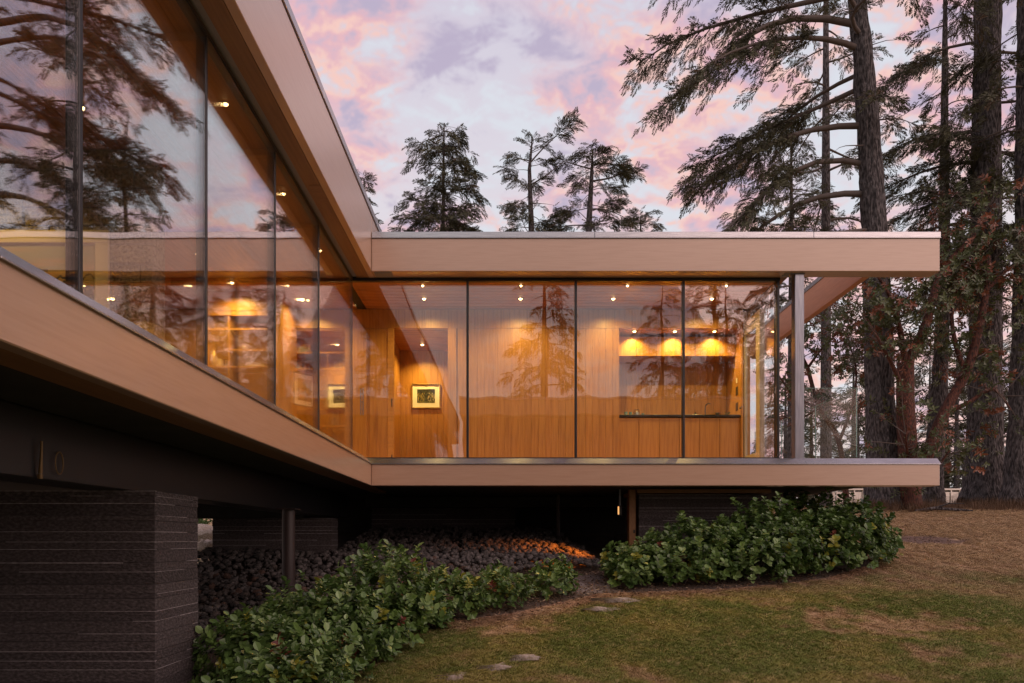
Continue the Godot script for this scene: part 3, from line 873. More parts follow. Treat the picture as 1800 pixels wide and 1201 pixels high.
func bookcases() -> void:
	var a := thing("bookcase", "tall timber bookcase nearer the glass, with box and bowl on its shelves", "bookcase", P(-4.2, 2.84, 11.1))
	var dA := 10.92
	for s in [[-4.90, -4.82], [-3.78, -3.70]]:
		part("post", bx(P(s[0], 2.841, dA), P(s[1], 5.24, 11.8), 0.004), mats.wall, a)
	part("header", bx(P(-4.90, 5.242, dA - 0.004), P(-3.62, 5.57, 11.8), 0.004), mats.shelf, a)
	part("rail", bx(P(-4.818, 5.17, dA + 0.002), P(-3.782, 5.24, dA + 0.03), 0.003), mats.shelf, a)
	part("back_panel", bx(P(-4.82, 2.841, 11.28), P(-3.78, 5.168, 11.3)), mats.wall, a)
	part("end_panel", bx(P(-3.695, 2.841, dA + 0.01), P(-3.62, 5.24, 11.8), 0.004), mats.wall, a)
	part("divider", bx(P(-4.46, 3.66, dA + 0.006), P(-4.435, 5.165, 11.275), 0.002), mats.wall, a)
	for s in [[-4.818, -3.782, 4.97], [-4.43, -3.782, 4.635], [-4.818, -3.782, 4.365], [-4.818, -3.782, 3.65]]:
		part("shelf", bx(P(s[0], s[2] - 0.028, dA + 0.004), P(s[1], s[2], 11.278), 0.002), mats.shelf, a)
	for k in 2:
		part("cupboard_door", bx(P(-4.817 + k * 0.519, 2.86, dA + 0.008), P(-4.303 + k * 0.519, 3.615, dA + 0.03), 0.003), mats.wall, a)
	var b := thing("bookcase", "wide timber bookcase behind the glass corner, with figurine, framed card and book rows", "bookcase", P(-3.3, 2.84, 12.0))
	var dB := 11.84
	for s in [[-3.95, -3.90], [-2.79, -2.745]]:
		part("post", bx(P(s[0], 2.841, dB), P(s[1], 5.24, 12.3), 0.003), mats.wall, b)
	part("back_panel", bx(P(-3.9, 2.841, 12.26), P(-2.79, 5.24, 12.28)), mats.wall, b)
	for y in [5.24, 4.84, 4.56, 4.21, 3.86, 3.57, 3.2]:
		part("shelf", bx(P(-3.898, y - 0.03, dB + 0.003), P(-2.792, y, 12.258), 0.002), mats.shelf, b)
	part("divider", bx(P(-3.11, 3.2, dB + 0.006), P(-3.09, 4.81, 12.255), 0.002), mats.wall, b)
	# things on the shelves
	var bowl := Mb.new()
	bowl.lathe(P(-4.24, 4.635, 11.1), [Vector2(0.03, 0.0), Vector2(0.035, 0.02), Vector2(0.055, 0.06), Vector2(0.05, 0.085), Vector2(0.06, 0.11), Vector2(0.052, 0.11), Vector2(0.04, 0.07), Vector2(0, 0.03)])
	solo("vase", bowl, mats.cream, "squat pale vase on the middle shelf of the tall bookcase", "vase")
	solo("box", bx(P(-4.2, 4.366, 11.0), P(-3.9, 4.455, 11.2), 0.004), mats.cream, "long cream box lying on the tall bookcase shelf", "box")
	var v2 := Mb.new()
	v2.lathe(P(-4.76, 4.366, 11.1), [Vector2(0.04, 0.0), Vector2(0.06, 0.1), Vector2(0.055, 0.2), Vector2(0.025, 0.28), Vector2(0.035, 0.33), Vector2(0.028, 0.33), Vector2(0, 0.25)])
	solo("vase", v2, mats.gold, "tall golden vase at the left end of the tall bookcase", "vase")
	framed("framed_photo", "small dark framed photo leaning on the tall bookcase shelf behind the cream box", P(-4.56, 4.455, 11.2), 0.0, 0.14, 0.17, 0.018, 0.012, mats.frame_dark, print_texture(2), Color(0.6, 0.55, 0.45))
	solo("box", bx(P(-4.74, 4.366, 11.12), P(-4.64, 4.53, 11.2), 0.003, Color(0.5, 0.38, 0.2)), mats.plain, "upright tan box beside the small dark framed photo", "box")
	var fig := Mb.new()
	var fn := noise(91, 1.0, 2)
	fig.lathe(P(-3.79, 4.841, 12.0), [Vector2(0.03, 0.0), Vector2(0.035, 0.05), Vector2(0.026, 0.09), Vector2(0.036, 0.12), Vector2(0.012, 0.145), Vector2(0.022, 0.165), Vector2(0.018, 0.185), Vector2(0, 0.195)], 10)
	solo("figurine", fig, mats.white, "small white figurine standing on the top shelf of the wide bookcase", "figurine")
	framed("framed_card", "small framed card on the top shelf of the wide bookcase beside the figurine", P(-3.56, 4.93, 12.05), 0.0, 0.22, 0.17, 0.02, 0.02, mats.shelf, print_texture(2), Color(0.55, 0.45, 0.3))
	framed("framed_picture", "white mounted print in a dark frame hung at an angle before the wide bookcase", P(-3.42, 4.11, 11.55), 0.95, 0.47, 0.56, 0.02, 0.075, mats.frame_dark, print_texture(2), Color(0.85, 0.82, 0.75))
	var arm := Mb.new()
	arm.tube([P(-3.42, 4.39, 11.545), P(-3.40, 4.5, 11.7), P(-3.39, 4.545, 11.85)], [0.008, 0.008, 0.008], 6)
	solo("picture_arm", arm, mats.frame_dark, "thin dark bracket that holds the angled print on the wide bookcase", "bracket")
	var cols := [Color(0.55, 0.5, 0.4), Color(0.35, 0.08, 0.05), Color(0.5, 0.3, 0.1), Color(0.1, 0.1, 0.12), Color(0.6, 0.55, 0.45), Color(0.2, 0.25, 0.2)]
	var cn := ["cream", "dark red", "ochre", "black", "white", "dark green"]
	var rows := [[-3.86, 4.561, 9, "on the bookcase shelf under the figurine", 0.13], [-3.07, 4.561, 7, "on the upper bookcase shelf beside the corner", 0.17], [-3.06, 3.571, 6, "on the low bookcase shelf beside the corner", 0.26]]
	var ord := ["first", "second", "third", "fourth", "fifth", "sixth", "seventh", "eighth", "ninth"]
	for r in rows:
		var x: float = r[0]
		for k in int(r[2]):
			var w := rng.randf_range(0.02, 0.036)
			var hh: float = r[4] * rng.randf_range(0.8, 1.1)
			var ci := (k * 5 + int(r[2])) % 6
			var o := thing("book", "%s book, %s from left, %s" % [cn[ci], ord[k], r[3]], "book", P(x + w / 2, r[1], 11.98), "books " + r[3])
			part("cover", bx(Vector3(-w / 2, 0, -0.1), Vector3(w / 2, hh, 0.0), 0.002, cols[ci]), mats.plain, o, true)
			part("pages", bx(Vector3(-w / 2 + 0.003, hh, -0.098), Vector3(w / 2 - 0.003, hh + 0.002, -0.004), 0.0, Color(0.6, 0.55, 0.45)), mats.plain, o, true)
			x += w + rng.randf_range(0.001, 0.03)
	# on the worktop
	var ks := [[2.12, 0.032, 0.09, "left of the kettle"], [2.2, 0.03, 0.085, "against the kettle"], [2.42, 0.03, 0.06, "right of the kettle"]]
	for k in ks:
		var m := Mb.new()
		m.lathe(P(k[0], 3.756, 12.1), [Vector2(k[1] * 0.8, 0.0), Vector2(k[1], k[2]), Vector2(k[1] * 0.9, k[2]), Vector2(0, 0.01)])
		solo("glass_tumbler", m, mats.glass_edge, "small tumbler on the dark worktop " + k[3], "tumbler", "tumblers on the worktop")
	var kt := thing("kettle", "round steel kettle near the left end of the dark worktop", "kettle", P(2.31, 3.756, 12.1))
	var km := Mb.new()
	km.lathe(Vector3.ZERO, [Vector2(0.05, 0.0), Vector2(0.062, 0.03), Vector2(0.05, 0.075), Vector2(0.02, 0.09), Vector2(0.012, 0.105), Vector2(0, 0.108)])
	part("body", km, mats.steel, kt, true)
	var kh := Mb.new()
	kh.tube([Vector3(-0.05, 0.06, 0), Vector3(-0.04, 0.13, 0), Vector3(0.04, 0.13, 0), Vector3(0.05, 0.06, 0)], [0.006, 0.006, 0.006, 0.006], 6)
	part("handle", kh, mats.black, kt, true)
	var so := Mb.new()
	so.lathe(P(3.38, 3.756, 12.2), [Vector2(0.028, 0.0), Vector2(0.03, 0.07), Vector2(0.012, 0.085), Vector2(0.012, 0.1), Vector2(0, 0.1)])
	solo("soap_bottle", so, mats.black, "dark soap bottle left of the tap on the worktop", "bottle")
	var gb := Mb.new()
	gb.lathe(P(3.78, 3.756, 12.2), [Vector2(0.012, 0.0), Vector2(0.012, 0.05), Vector2(0.045, 0.08), Vector2(0.05, 0.09), Vector2(0.04, 0.085), Vector2(0, 0.06)])
	solo("stemmed_dish", gb, mats.steel, "small stemmed dish right of the tap on the worktop", "dish")
	var pot := thing("potted_plant", "little green potted plant at the right end of the worktop", "plant", P(3.92, 3.756, 12.15))
	var pm := Mb.new()
	pm.lathe(Vector3.ZERO, [Vector2(0.03, 0.0), Vector2(0.04, 0.05), Vector2(0.034, 0.05), Vector2(0, 0.04)])
	part("pot", pm, mats.frame_dark, pot, true)
	var lf := Mb.new()
	for k in 14:
		var an := k * 2.4
		var dir := Vector3(cos(an), 0.9, sin(an))
		lf.tint = Color(0.06, 0.12, 0.03)
		lf.tri(Vector3(0, 0.045, 0), dir * 0.05 + Vector3(0.012, 0.03, 0), dir * 0.07 + Vector3(0, 0.03, 0.012), Vector3.UP, Vector3.UP, Vector3.UP)
	part("leaves", lf, mats.leaf, pot, true)

# ---------------------------------------------------------------- ground
const GD := [-40.0, -12.0, -5.0, 0.0, 3.0, 5.9, 9.5, 13.0, 19.0, 25.0, 33.0, 45.0, 70.0, 120.0, 300.0]
const GH := [-1.2, -0.5, -0.25, 0.0, 0.12, 0.36, 0.94, 1.5, 2.42, 2.62, 2.8, 2.2, 1.2, 0.0, -1.0]
const EDGE := [[-1.6, 5.0], [-1.5, 5.5], [-1.39, 5.95], [-1.12, 7.05], [-0.84, 7.75], [0.07, 8.2], [1.28, 9.05], [2.36, 9.2], [3.46, 9.5], [4.67, 10.0], [5.9, 11.0], [6.4, 12.6], [6.5, 90.0]]
var g_noise := noise(300, 0.35, 4)
var g_fine := noise(301, 2.2, 3)
var g_dry := noise(302, 0.16, 3)

func ground_y(x: float, d: float) -> float:
	var i := 0
	while i < GD.size() - 2 and d > GD[i + 1]:
		i += 1
	var t: float = clampf((d - GD[i]) / (GD[i + 1] - GD[i]), 0.0, 1.0)
	var y := cubic_interpolate_in_time(GH[i], GH[i + 1], GH[maxi(i - 1, 0)], GH[mini(i + 2, GH.size() - 1)], t, GD[i + 1] - GD[i], (GD[maxi(i - 1, 0)] - GD[i]) if i > 0 else -1.0, GD[mini(i + 2, GD.size() - 1)] - GD[i])
	y -= 0.10 * clampf(-1.0 - x, 0.0, 6.0) * clampf((10.5 - d) / 5.0, 0.0, 1.0)
	y -= 0.95 * smoothstep(-4.6, -6.4, x) * smoothstep(10.2, 13.0, d) * (1.0 - smoothstep(24.0, 32.0, d))
	y += 0.04 * g_noise.get_noise_2d(x, d) * clampf((d - 2.0) / 6.0, 0.0, 1.0)
	return y

func lawn_limit(x: float) -> float:
	if x < EDGE[0][0]:
		return -100.0
	for i in EDGE.size() - 1:
		if x < EDGE[i + 1][0]:
			return lerpf(EDGE[i][1], EDGE[i + 1][1], (x - EDGE[i][0]) / (EDGE[i + 1][0] - EDGE[i][0]))
	return 90.0

# real colour of what grows at a spot: green and straw patches, bare earth in the beds
func lawn_color(x: float, d: float) -> Color:
	var n := g_noise.get_noise_2d(x * 1.6, d * 1.6)
	var f := g_fine.get_noise_2d(x, d)
	var dry := g_dry.get_noise_2d(x * 1.2 + 40.0, d * 2.0) * 0.9
	var c := Color(0.16, 0.205, 0.04).lerp(Color(0.31, 0.28, 0.075), smoothstep(-0.35, 0.45, n + 0.5 * f))
	var far := smoothstep(8.1, 12.0, d + 1.8 * n + (x - 4.2) * 0.3 + 1.2 * f)
	var straw := clampf(smoothstep(0.04, 0.42, dry + 0.6 * f + 0.25 * n) + far * 0.95, 0.0, 1.0)
	c = c.lerp(Color(0.53, 0.385, 0.23).lerp(Color(0.41, 0.28, 0.165), smoothstep(-0.3, 0.3, f)), straw)
	var mulch := (Vector2((x - 8.2) / 0.95, (d - 13.5) / 0.55)).length() + 0.35 * f
	c = c.lerp(Color(0.12, 0.075, 0.058), smoothstep(1.1, 0.7, mulch))
	var edge := lawn_limit(x) - d
	c = c.lerp(Color(0.32, 0.18, 0.11), smoothstep(0.5, 0.1, edge + 0.5 * f) * (0.85 if d < 14.0 else 0.0))
	if edge < 0.0 and d < 40.0 and x > -14.0:
		var gravel := smoothstep(0.8, 0.5, (Vector2((x - 1.05) / 0.75, (d - 9.6) / 0.9)).length())
		var soil := Color(0.05, 0.036, 0.026).lerp(Color(0.085, 0.06, 0.042), smoothstep(-0.3, 0.4, f))
		c = soil.lerp(Color(0.2, 0.175, 0.165).lerp(Color(0.12, 0.095, 0.085), smoothstep(-0.4, 0.3, f)), gravel)
		if d > 15.0:
			c = Color(0.4, 0.27, 0.15).lerp(Color(0.2, 0.17, 0.08), smoothstep(-0.3, 0.4, f))
	return c

func ground_and_lawn() -> void:
	var size := 768
	var span := 40.0
	var im := Image.create(size, size, false, Image.FORMAT_RGB8)
	var sand := noise(305, 9.0, 2)
	for j in size:
		for i in size:
			var x := -14.0 + span * (i + 0.5) / size
			var d := -6.0 + span * (j + 0.5) / size
			var c := lawn_color(x, d)
			var s := 1.0 + 0.5 * sand.get_noise_2d(x, d)
			im.set_pixel(i, j, Color(c.r * s, c.g * s, c.b * s).linear_to_srgb())
	var gm := StandardMaterial3D.new()
	gm.albedo_texture = ImageTexture.create_from_image(im)
	gm.roughness = 0.95
	var m := Mb.new()
	var xs := []
	var ds := []
	for k in range(-6, 13):
		xs.append(k * 25.0 if absf(k) > 1 else k * 16.0)
	var x := -15.0
	xs = [-200.0, -90.0, -50.0, -30.0, -20.0]
	while x < 26.0:
		xs.append(x)
		x += 0.5
	xs += [26.0, 30.0, 36.0, 44.0, 60.0, 90.0, 150.0, 260.0]
	ds = [-60.0, -40.0, -25.0, -12.0, -8.0]
	x = -5.0
	while x < 34.0:
		ds.append(x)
		x += 0.4
	ds += [34.0, 40.0, 48.0, 60.0, 75.0, 100.0, 150.0, 300.0]
	var grid := []
	for dd in ds:
		var row := []
		for xx in xs:
			row.append(P(xx, ground_y(xx, dd), dd))
		grid.append(row)
	var norm := func(j: int, i: int) -> Vector3:
		var a: Vector3 = grid[j][mini(i + 1, xs.size() - 1)] - grid[j][maxi(i - 1, 0)]
		var b: Vector3 = grid[mini(j + 1, ds.size() - 1)][i] - grid[maxi(j - 1, 0)][i]
		return a.cross(b).normalized()
	var uv := func(q: Vector3) -> Vector2:
		return Vector2((q.x + 14.0) / span, (-q.z + 6.0) / span)
	for j in ds.size() - 1:
		for i in xs.size() - 1:
			var a: Vector3 = grid[j][i]
			var b: Vector3 = grid[j][i + 1]
			var c: Vector3 = grid[j + 1][i + 1]
			var e: Vector3 = grid[j + 1][i]
			m.tri(a, b, c, norm.call(j, i), norm.call(j, i + 1), norm.call(j + 1, i + 1), uv.call(a), uv.call(b), uv.call(c))
			m.tri(a, c, e, norm.call(j, i), norm.call(j + 1, i + 1), norm.call(j + 1, i), uv.call(a), uv.call(c), uv.call(e))
	struct("ground", m, gm)
	# grass
	var tuft := Mb.new()
	for k in 9:
		var a := k * 2.4
		var o := Vector3(cos(a), 0, sin(a)) * (0.012 + 0.003 * k)
		var lean := Vector3(cos(a * 1.7), 0, sin(a * 1.7)) * (0.35 + 0.06 * k)
		var w := Vector3(-sin(a * 1.3), 0, cos(a * 1.3)) * 0.0028
		var h := 0.5 + 0.035 * k
		var mid := o + Vector3(lean.x * 0.012, 0.028 * h, lean.z * 0.012)
		var tip := o + Vector3(lean.x * 0.045, 0.058 * h, lean.z * 0.045)
		var nn := (Vector3.UP * 1.4 + lean).normalized()
		tuft.tri(o - w, o + w, mid + w, nn, nn, nn)
		tuft.tri(o - w, mid + w, mid - w, nn, nn, nn)
		tuft.tri(mid - w, mid + w, tip, nn, nn, nn)
	var tm := tuft.mesh()
	var where := []
	var cols := []
	rng.seed = 11
	while where.size() < 200000:
		var u := rng.randf()
		var d := 3.6 * pow(26.0 / 3.6, u)
		var xx := rng.randf_range(-0.32, 0.84) * d + rng.randf_range(-0.6, 0.6)
		if d > lawn_limit(xx) - 0.05:
			continue
		var c := lawn_color(xx, d)
		var bare := c.r > c.g * 1.45
		if bare and rng.randf() < 0.35:
			continue
		if (Vector2((xx - 8.2) / 0.95, (d - 13.5) / 0.55)).length() < 0.9:
			continue
		var s := rng.randf_range(0.5, 1.0) * (0.7 if bare else 1.0) * (0.8 + d * 0.025)
		var b := Basis(Vector3.UP, rng.randf() * TAU).scaled(Vector3(s * 1.3, s * (0.8 + 0.5 * rng.randf()), s * 1.3))
		where.append(Transform3D(b, P(xx, ground_y(xx, d) - 0.004, d)))
		var v := rng.randf_range(0.75, 1.5)
		if rng.randf() < 0.16:
			c = c.lerp(Color(0.5, 0.37, 0.2), 0.7)
		cols.append(Color(c.r * v, c.g * v, c.b * v))
	var gr := Node3D.new()
	gr.name = "lawn"
	gr.set_meta("kind", "stuff")
	add_child(gr)
	copies("grass", tm, mats.blade, where, cols, gr)
	# bark chips and dead leaves on the bare soil of the beds and under the firs
	var chip := Mb.new()
	chip.tri(Vector3(-0.5, 0, -0.2), Vector3(0.5, 0.12, -0.15), Vector3(0.1, 0.05, 0.3), Vector3.UP, Vector3.UP, Vector3.UP)
	chip.tri(Vector3(-0.5, 0, -0.2), Vector3(0.1, 0.05, 0.3), Vector3(-0.4, 0.1, 0.22), Vector3.UP, Vector3.UP, Vector3.UP)
	where = []
	cols = []
	while where.size() < 42000:
		var d := 4.6 * pow(22.0 / 4.6, rng.randf())
		var xx := rng.randf_range(-0.36, 0.8) * d
		var edge := lawn_limit(xx) - d
		if edge > 0.5 and d < 12.0 and rng.randf() < 0.97:
			continue
		if d > 10.6 and edge < 0.0:
			continue
		var s := rng.randf_range(0.015, 0.05)
		where.append(Transform3D(Basis.from_euler(Vector3(rng.randf_range(-0.5, 0.5), rng.randf() * TAU, rng.randf_range(-0.5, 0.5))).scaled(Vector3.ONE * s), P(xx, ground_y(xx, d) + 0.004, d)))
		var k := rng.randf()
		var c := Color(0.1, 0.06, 0.04) if k < 0.55 else (Color(0.28, 0.17, 0.1) if k < 0.85 else Color(0.42, 0.32, 0.22))
		cols.append(c * rng.randf_range(0.6, 1.3))
	var lt := Node3D.new()
	lt.name = "leaf_litter"
	lt.set_meta("kind", "stuff")
	add_child(lt)
	copies("litter", chip.mesh(), mats.blade, where, cols, lt)
	# flat stones let into the lawn
	var st := [[0.17, 6.62, 0.20, "farthest of the flat stones in the lawn, below the small round shrub"], [-0.09, 6.3, 0.18, "second flat stone from the shrub bed, half covered by grass"], [-0.46, 6.02, 0.17, "third flat stone along the shrub bed, pale and bare"], [-0.87, 5.55, 0.22, "flat stone nearest the camera at the bottom of the lawn"], [1.45, 8.75, 0.26, "wide flat step stone at the end of the gravel path"], [1.12, 8.35, 0.2, "flat stone in the turf just below the gravel path"]]
	var sn := noise(310, 1.0, 3)
	for s in st:
		var q := Mb.new()
		var y := ground_y(s[0], s[1])
		q.lump(P(s[0], y - 0.008, s[1]), Vector3(s[2] * 1.15, 0.03, s[2] * 0.9), sn, 0.75, 8, 18)
		solo("flat_stone", q, mats.flat_rock, s[3], "stone", "flat stones in the lawn")

# ---------------------------------------------------------------- under the house
func layered_wall(called: String, label: String, x0: float, x1: float, d0: float, d1: float, ya: float, yb: float, seed_: int) -> void:
	var o := thing(called, label, "wall", P((x0 + x1) / 2, ya, (d0 + d1) / 2))
	rng.seed = seed_
	var y := ya
	while y < yb - 0.01:
		var h := minf(rng.randf_range(0.035, 0.11), yb - y)
		if yb - y - h < 0.03:
			h = yb - y
		var t := rng.randf_range(0.68, 1.2)
		var push := rng.randf_range(0.0, 0.009)
		part("layer", bx(P(x0 - push, y + 0.001, d0 - push), P(x1 + push, y + h - 0.001, d1 + push), 0.003, Color(t, t * 0.99, t)), mats.concrete, o)
		if rng.randf() < 0.8:
			var xa := x0 - 0.006
			while xa < x1:
				var xb := minf(xa + rng.randf_range(0.2, 1.1), x1 + 0.006)
				if rng.randf() < 0.75:
					var e := rng.randf_range(0.004, 0.011)
					var half := rng.randf_range(0.001, 0.0034)
					part("ridge", bx(P(xa, y + h - half - 0.001, d0 - e), P(xb, y + h + half, d0 + 0.02), 0.001), mats.ridge, o)
				xa = xb + 0.002
			var da := d0 + 0.021
			while da < d1:
				var db := minf(da + rng.randf_range(0.15, 0.6), d1)
				if rng.randf() < 0.8:
					var half := rng.randf_range(0.001, 0.0034)
					part("ridge", bx(P(x1 - 0.02, y + h - half - 0.001, da), P(x1 + rng.randf_range(0.004, 0.011), y + h + half, db), 0.001), mats.ridge, o)
				da = db + 0.002
		y += h
	part("core", bx(P(x0 + 0.01, ya, d0 + 0.01), P(x1 - 0.01, yb, d1 - 0.01)), mats.dark, o)

func undercroft() -> void:
	var bm := Mb.new()
	bm.box(P(-3.25, 1.97, -7.0), P(-2.89, 2.395, 12.5), 0.006)
	part("girder", bm, mats.black, hs)
	part("girder", bx(P(-2.7, 2.2, 13.1), P(4.3, 2.396, 13.4), 0.006), mats.dark, hs)
	part("girder", bx(P(-6.4, 1.93, 10.95), P(-3.26, 2.394, 11.35), 0.006), mats.underside, hs)
	layered_wall("concrete_pier", "big dark board-marked concrete pier under the near end of the long wing", -6.4, -2.7, 5.24, 5.96, -0.6, 1.965, 21)
	layered_wall("concrete_wall", "grey concrete wall behind the slope of river stones and round column", -4.73, -2.82, 11.0, 11.4, 0.4, 1.925, 22)
	layered_wall("concrete_wall", "dark concrete wall in the deep shade under the middle of the house", -2.65, 0.17, 13.45, 13.8, 0.9, 2.395, 23)
	layered_wall("concrete_pier", "dark concrete pier under the deck behind the large hedge", 2.14, 4.22, 11.0, 12.2, 0.5, 2.31, 24)
	var rw := thing("retaining_wall", "black retaining wall closing the rear of the space under the house", "wall", P(0.2, 1.0, 14.4))
	part("wall", bx(P(-4.2, 0.8, 14.3), P(4.6, 2.395, 14.5)), mats.dark, rw)
	part("pier_cap", bx(P(2.10, 2.33, 10.97), P(4.26, 2.394, 12.23), 0.004), mats.soffit_x, hs)
	var cl := Mb.new()
	cl.tube([P(-2.70, 0.2, 8.46), P(-2.70, 1.97, 8.46)], [0.078, 0.078], 20)
	var cn := thing("round_column", "round dark steel column standing in the river stones under the long wing", "column", P(-2.70, 0.5, 8.46))
	part("shaft", cl, mats.column, cn)
	var cp := Mb.new()
	cp.box(P(-2.82, 1.955, 8.34), P(-2.58, 1.9695, 8.58), 0.002)
	part("cap_plate", cp, mats.column, cn)
	var pole := Mb.new()
	pole.tube([P(0.95, 1.2, 12.5), P(0.95, 2.40, 12.5)], [0.033, 0.033], 14)
	solo("steel_pipe", pole, mats.column, "thin steel pipe rising from the stones under the house, lit orange", "pipe")
	var dp := thing("door_post", "yellowish timber post beside the slot lamp under the deck", "post", P(1.96, 1.0, 11.0))
	part("post", bx(P(1.98, 0.9, 11.0), P(2.085, 2.395, 11.14), 0.005), mats.soffit, dp)
	part("latch", bx(P(2.05, 1.69, 10.985), P(2.075, 1.74, 11.005), 0.003), mats.black, dp)
	# slot lamp on the wall, aimed at the stones
	var lp := thing("wall_lamp", "small upright slot lamp glowing beside the timber post under the deck", "wall lamp", P(1.82, 2.0, 10.95))
	part("housing", bx(P(1.80, 1.97, 10.97), P(1.86, 2.13, 11.03), 0.004), mats.black, lp)
	part("bracket", bx(P(1.815, 2.131, 10.99), P(1.845, 2.395, 11.01), 0.002), mats.steel, lp)
	var gl := plain(1.0, 0.7, 0.4, 0.5)
	gl.emission_enabled = true
	gl.emission = Color(1.0, 0.72, 0.42)
	gl.emission_energy_multiplier = 1.0
	part("glowing_slot", bx(P(1.79, 1.985, 10.95), P(1.812, 2.115, 10.968), 0.004), gl, lp)
	var li := SpotLight3D.new()
	li.name = "light"
	li.light_color = Color(1.0, 0.5, 0.12)
	li.light_energy = 9.0
	li.spot_angle = 30.0
	li.spot_angle_attenuation = 1.0
	li.light_size = 0.03
	li.spot_range = 14.0
	li.spot_attenuation = 2.0
	li.shadow_enabled = true
	lp.add_child(li)
	li.look_at_from_position(P(1.77, 2.05, 10.94), P(0.6, 1.15, 11.3))
	# brass rod and ring at the girder
	var rod := Mb.new()
	rod.tube([P(-2.86, 2.20, 4.2), P(-2.862, 2.10, 4.2), P(-2.868, 2.0, 4.2)], [0.008, 0.009, 0.013], 8)
	rod.lathe(P(-2.868, 1.965, 4.2), [Vector2(0, 0.0), Vector2(0.014, 0.003), Vector2(0.015, 0.03), Vector2(0, 0.034)])
	solo("brass_rod", rod, mats.brass, "thin hanging brass rod with a knob end, before the dark girder", "rod")
	var ring := []
	var rr := []
	for k in 25:
		var a := TAU * k / 24.0
		ring.append(P(-2.872, 2.085 + 0.072 * sin(a), 4.385 + 0.038 * cos(a)))
		rr.append(0.0045)
	var rg := Mb.new()
	rg.tube(ring, rr, 6, false)
	solo("brass_ring", rg, mats.brass, "oval brass ring hanging beside the brass rod on the girder", "ring")
	var bn := noise(330, 1.0, 3)
	var bl := [[-7.55, 17.2, 0.36, "pale boulder seen through the narrow gap beside the concrete pier, nearest of three"], [-8.3, 19.0, 0.5, "middle pale boulder in the gap beside the concrete pier"], [-9.2, 20.6, 0.55, "farthest pale boulder in the gap beside the concrete pier"]]
	for b in bl:
		var q := Mb.new()
		q.lump(P(b[0], ground_y(b[0], b[1]) + 0.12, b[1]), Vector3(b[2], b[2] * 0.55, b[2] * 0.8), bn, 0.6, 9, 14)
		solo("boulder", q, mats.flat_rock, b[3], "boulder", "boulders beyond the house")
	river_stones()

func river_stones() -> void:
	var poly := PackedVector2Array([Vector2(-5.4, 8.6), Vector2(-3.2, 7.2), Vector2(-2.2, 7.4), Vector2(-1.4, 8.6), Vector2(0.1, 9.7), Vector2(0.9, 10.3), Vector2(1.5, 10.55), Vector2(1.35, 12.0), Vector2(0.9, 13.4), Vector2(-2.6, 13.4), Vector2(-2.75, 11.0), Vector2(-5.4, 10.95)])
	rng.seed = 31
	var sn := noise(32, 1.0, 3)
	var kinds := []
	for k in 6:
		var q := Mb.new()
		q.lump(Vector3.ZERO, Vector3(1.0, rng.randf_range(0.55, 0.75), rng.randf_range(0.7, 0.95)), noise(60 + k, 0.02, 3), 0.55, 4, 6)
		kinds.append(q.mesh())
	var all := []
	while all.size() < 5200:
		var x := rng.randf_range(-5.4, 1.5)
		var d := rng.randf_range(7.2, 13.4)
		if not Geometry2D.is_point_in_polygon(Vector2(x, d), poly):
			continue
		var r := 0.028 + 0.042 * pow(rng.randf(), 1.6)
		var heap := 0.22 * clampf((d - 7.5) / 3.0, 0.0, 1.0) * clampf((1.7 - x) / 0.9, 0.0, 1.0)
		var y := ground_y(x, d) + heap * rng.randf_range(0.75, 1.0) + r * 0.4
		all.append([r / d - (10.0 if x < -4.4 else 0.0), x, y, d, r])
	all.sort_custom(func(a, b): return a[0] > b[0])
	var bed := Node3D.new()
	bed.name = "stone_bed"
	bed.set_meta("kind", "structure")
	add_child(bed)

	var mats3 := []
	for t in [Color(0.55, 0.53, 0.52), Color(0.85, 0.8, 0.76), Color(1.15, 1.1, 1.05), Color(0.9, 0.72, 0.62)]:
		var m: StandardMaterial3D = mats.rock.duplicate()
		m.albedo_color = t.clamp()
		m.uv1_world_triplanar = true
		mats3.append(m)
	var rest := []
	var tints := []
	for i in all.size():
		var s = all[i]
		var b := Basis(Vector3.UP, rng.randf() * TAU).rotated(Vector3(rng.randf() - 0.5, 0, rng.randf() - 0.5).normalized(), rng.randf_range(-0.6, 0.6)).scaled(Vector3.ONE * float(s[4]))
		if i < 300:
			var o := MeshInstance3D.new()
			o.name = "stone" if i == 0 else "stone_%03d" % i
			o.mesh = kinds[i % 6]
			o.material_override = mats3[rng.randi() % 4]
			bed.add_child(o, true)
			o.transform = Transform3D(b, P(s[1], s[2], s[3]))
		else:
			rest.append(Transform3D(b, P(s[1], s[2], s[3])))
			var v := rng.randf_range(0.45, 1.1)
			tints.append(Color(v, v * 0.96, v * 0.93))
	copies("smaller_stones", kinds[2], mats.rock, rest, tints, bed)

# the wing across the lawn, behind the photographer: it shows as the long tan edge mirrored in the gallery glass
func other_wing() -> void:
	var w := thing("garden_wing", "long flat-roofed wing across the lawn, its tan roof edge mirrored in the gallery glass", "house", P(3.5, -0.5, -8.0))
	part("fascia", bx(P(-1.9, 6.55, -6.2), P(10.0, 7.15, -6.45), 0.006), mats.fascia, w)
	part("roof_cap", bx(P(-1.9, 7.16, -6.18), P(10.0, 7.26, -6.5), 0.004), mats.metal, w)
	part("roof", bx(P(-1.9, 6.6, -6.46), P(10.0, 7.1, -11.0)), mats.dark, w)
	part("wall", bx(P(-1.8, -0.8, -6.9), P(9.9, 6.56, -7.1)), mats.frame_dark, w)
	for k in 5:
		var x := -1.2 + k * 2.2
		var f := part("window", bx(P(x, 2.9, -6.86), P(x + 1.8, 5.9, -6.898), 0.003), mats.black, w)
		part("pane", bx(P(x + 0.05, 2.95, -6.84), P(x + 1.75, 5.85, -6.858)), mats.rail_glass, f)

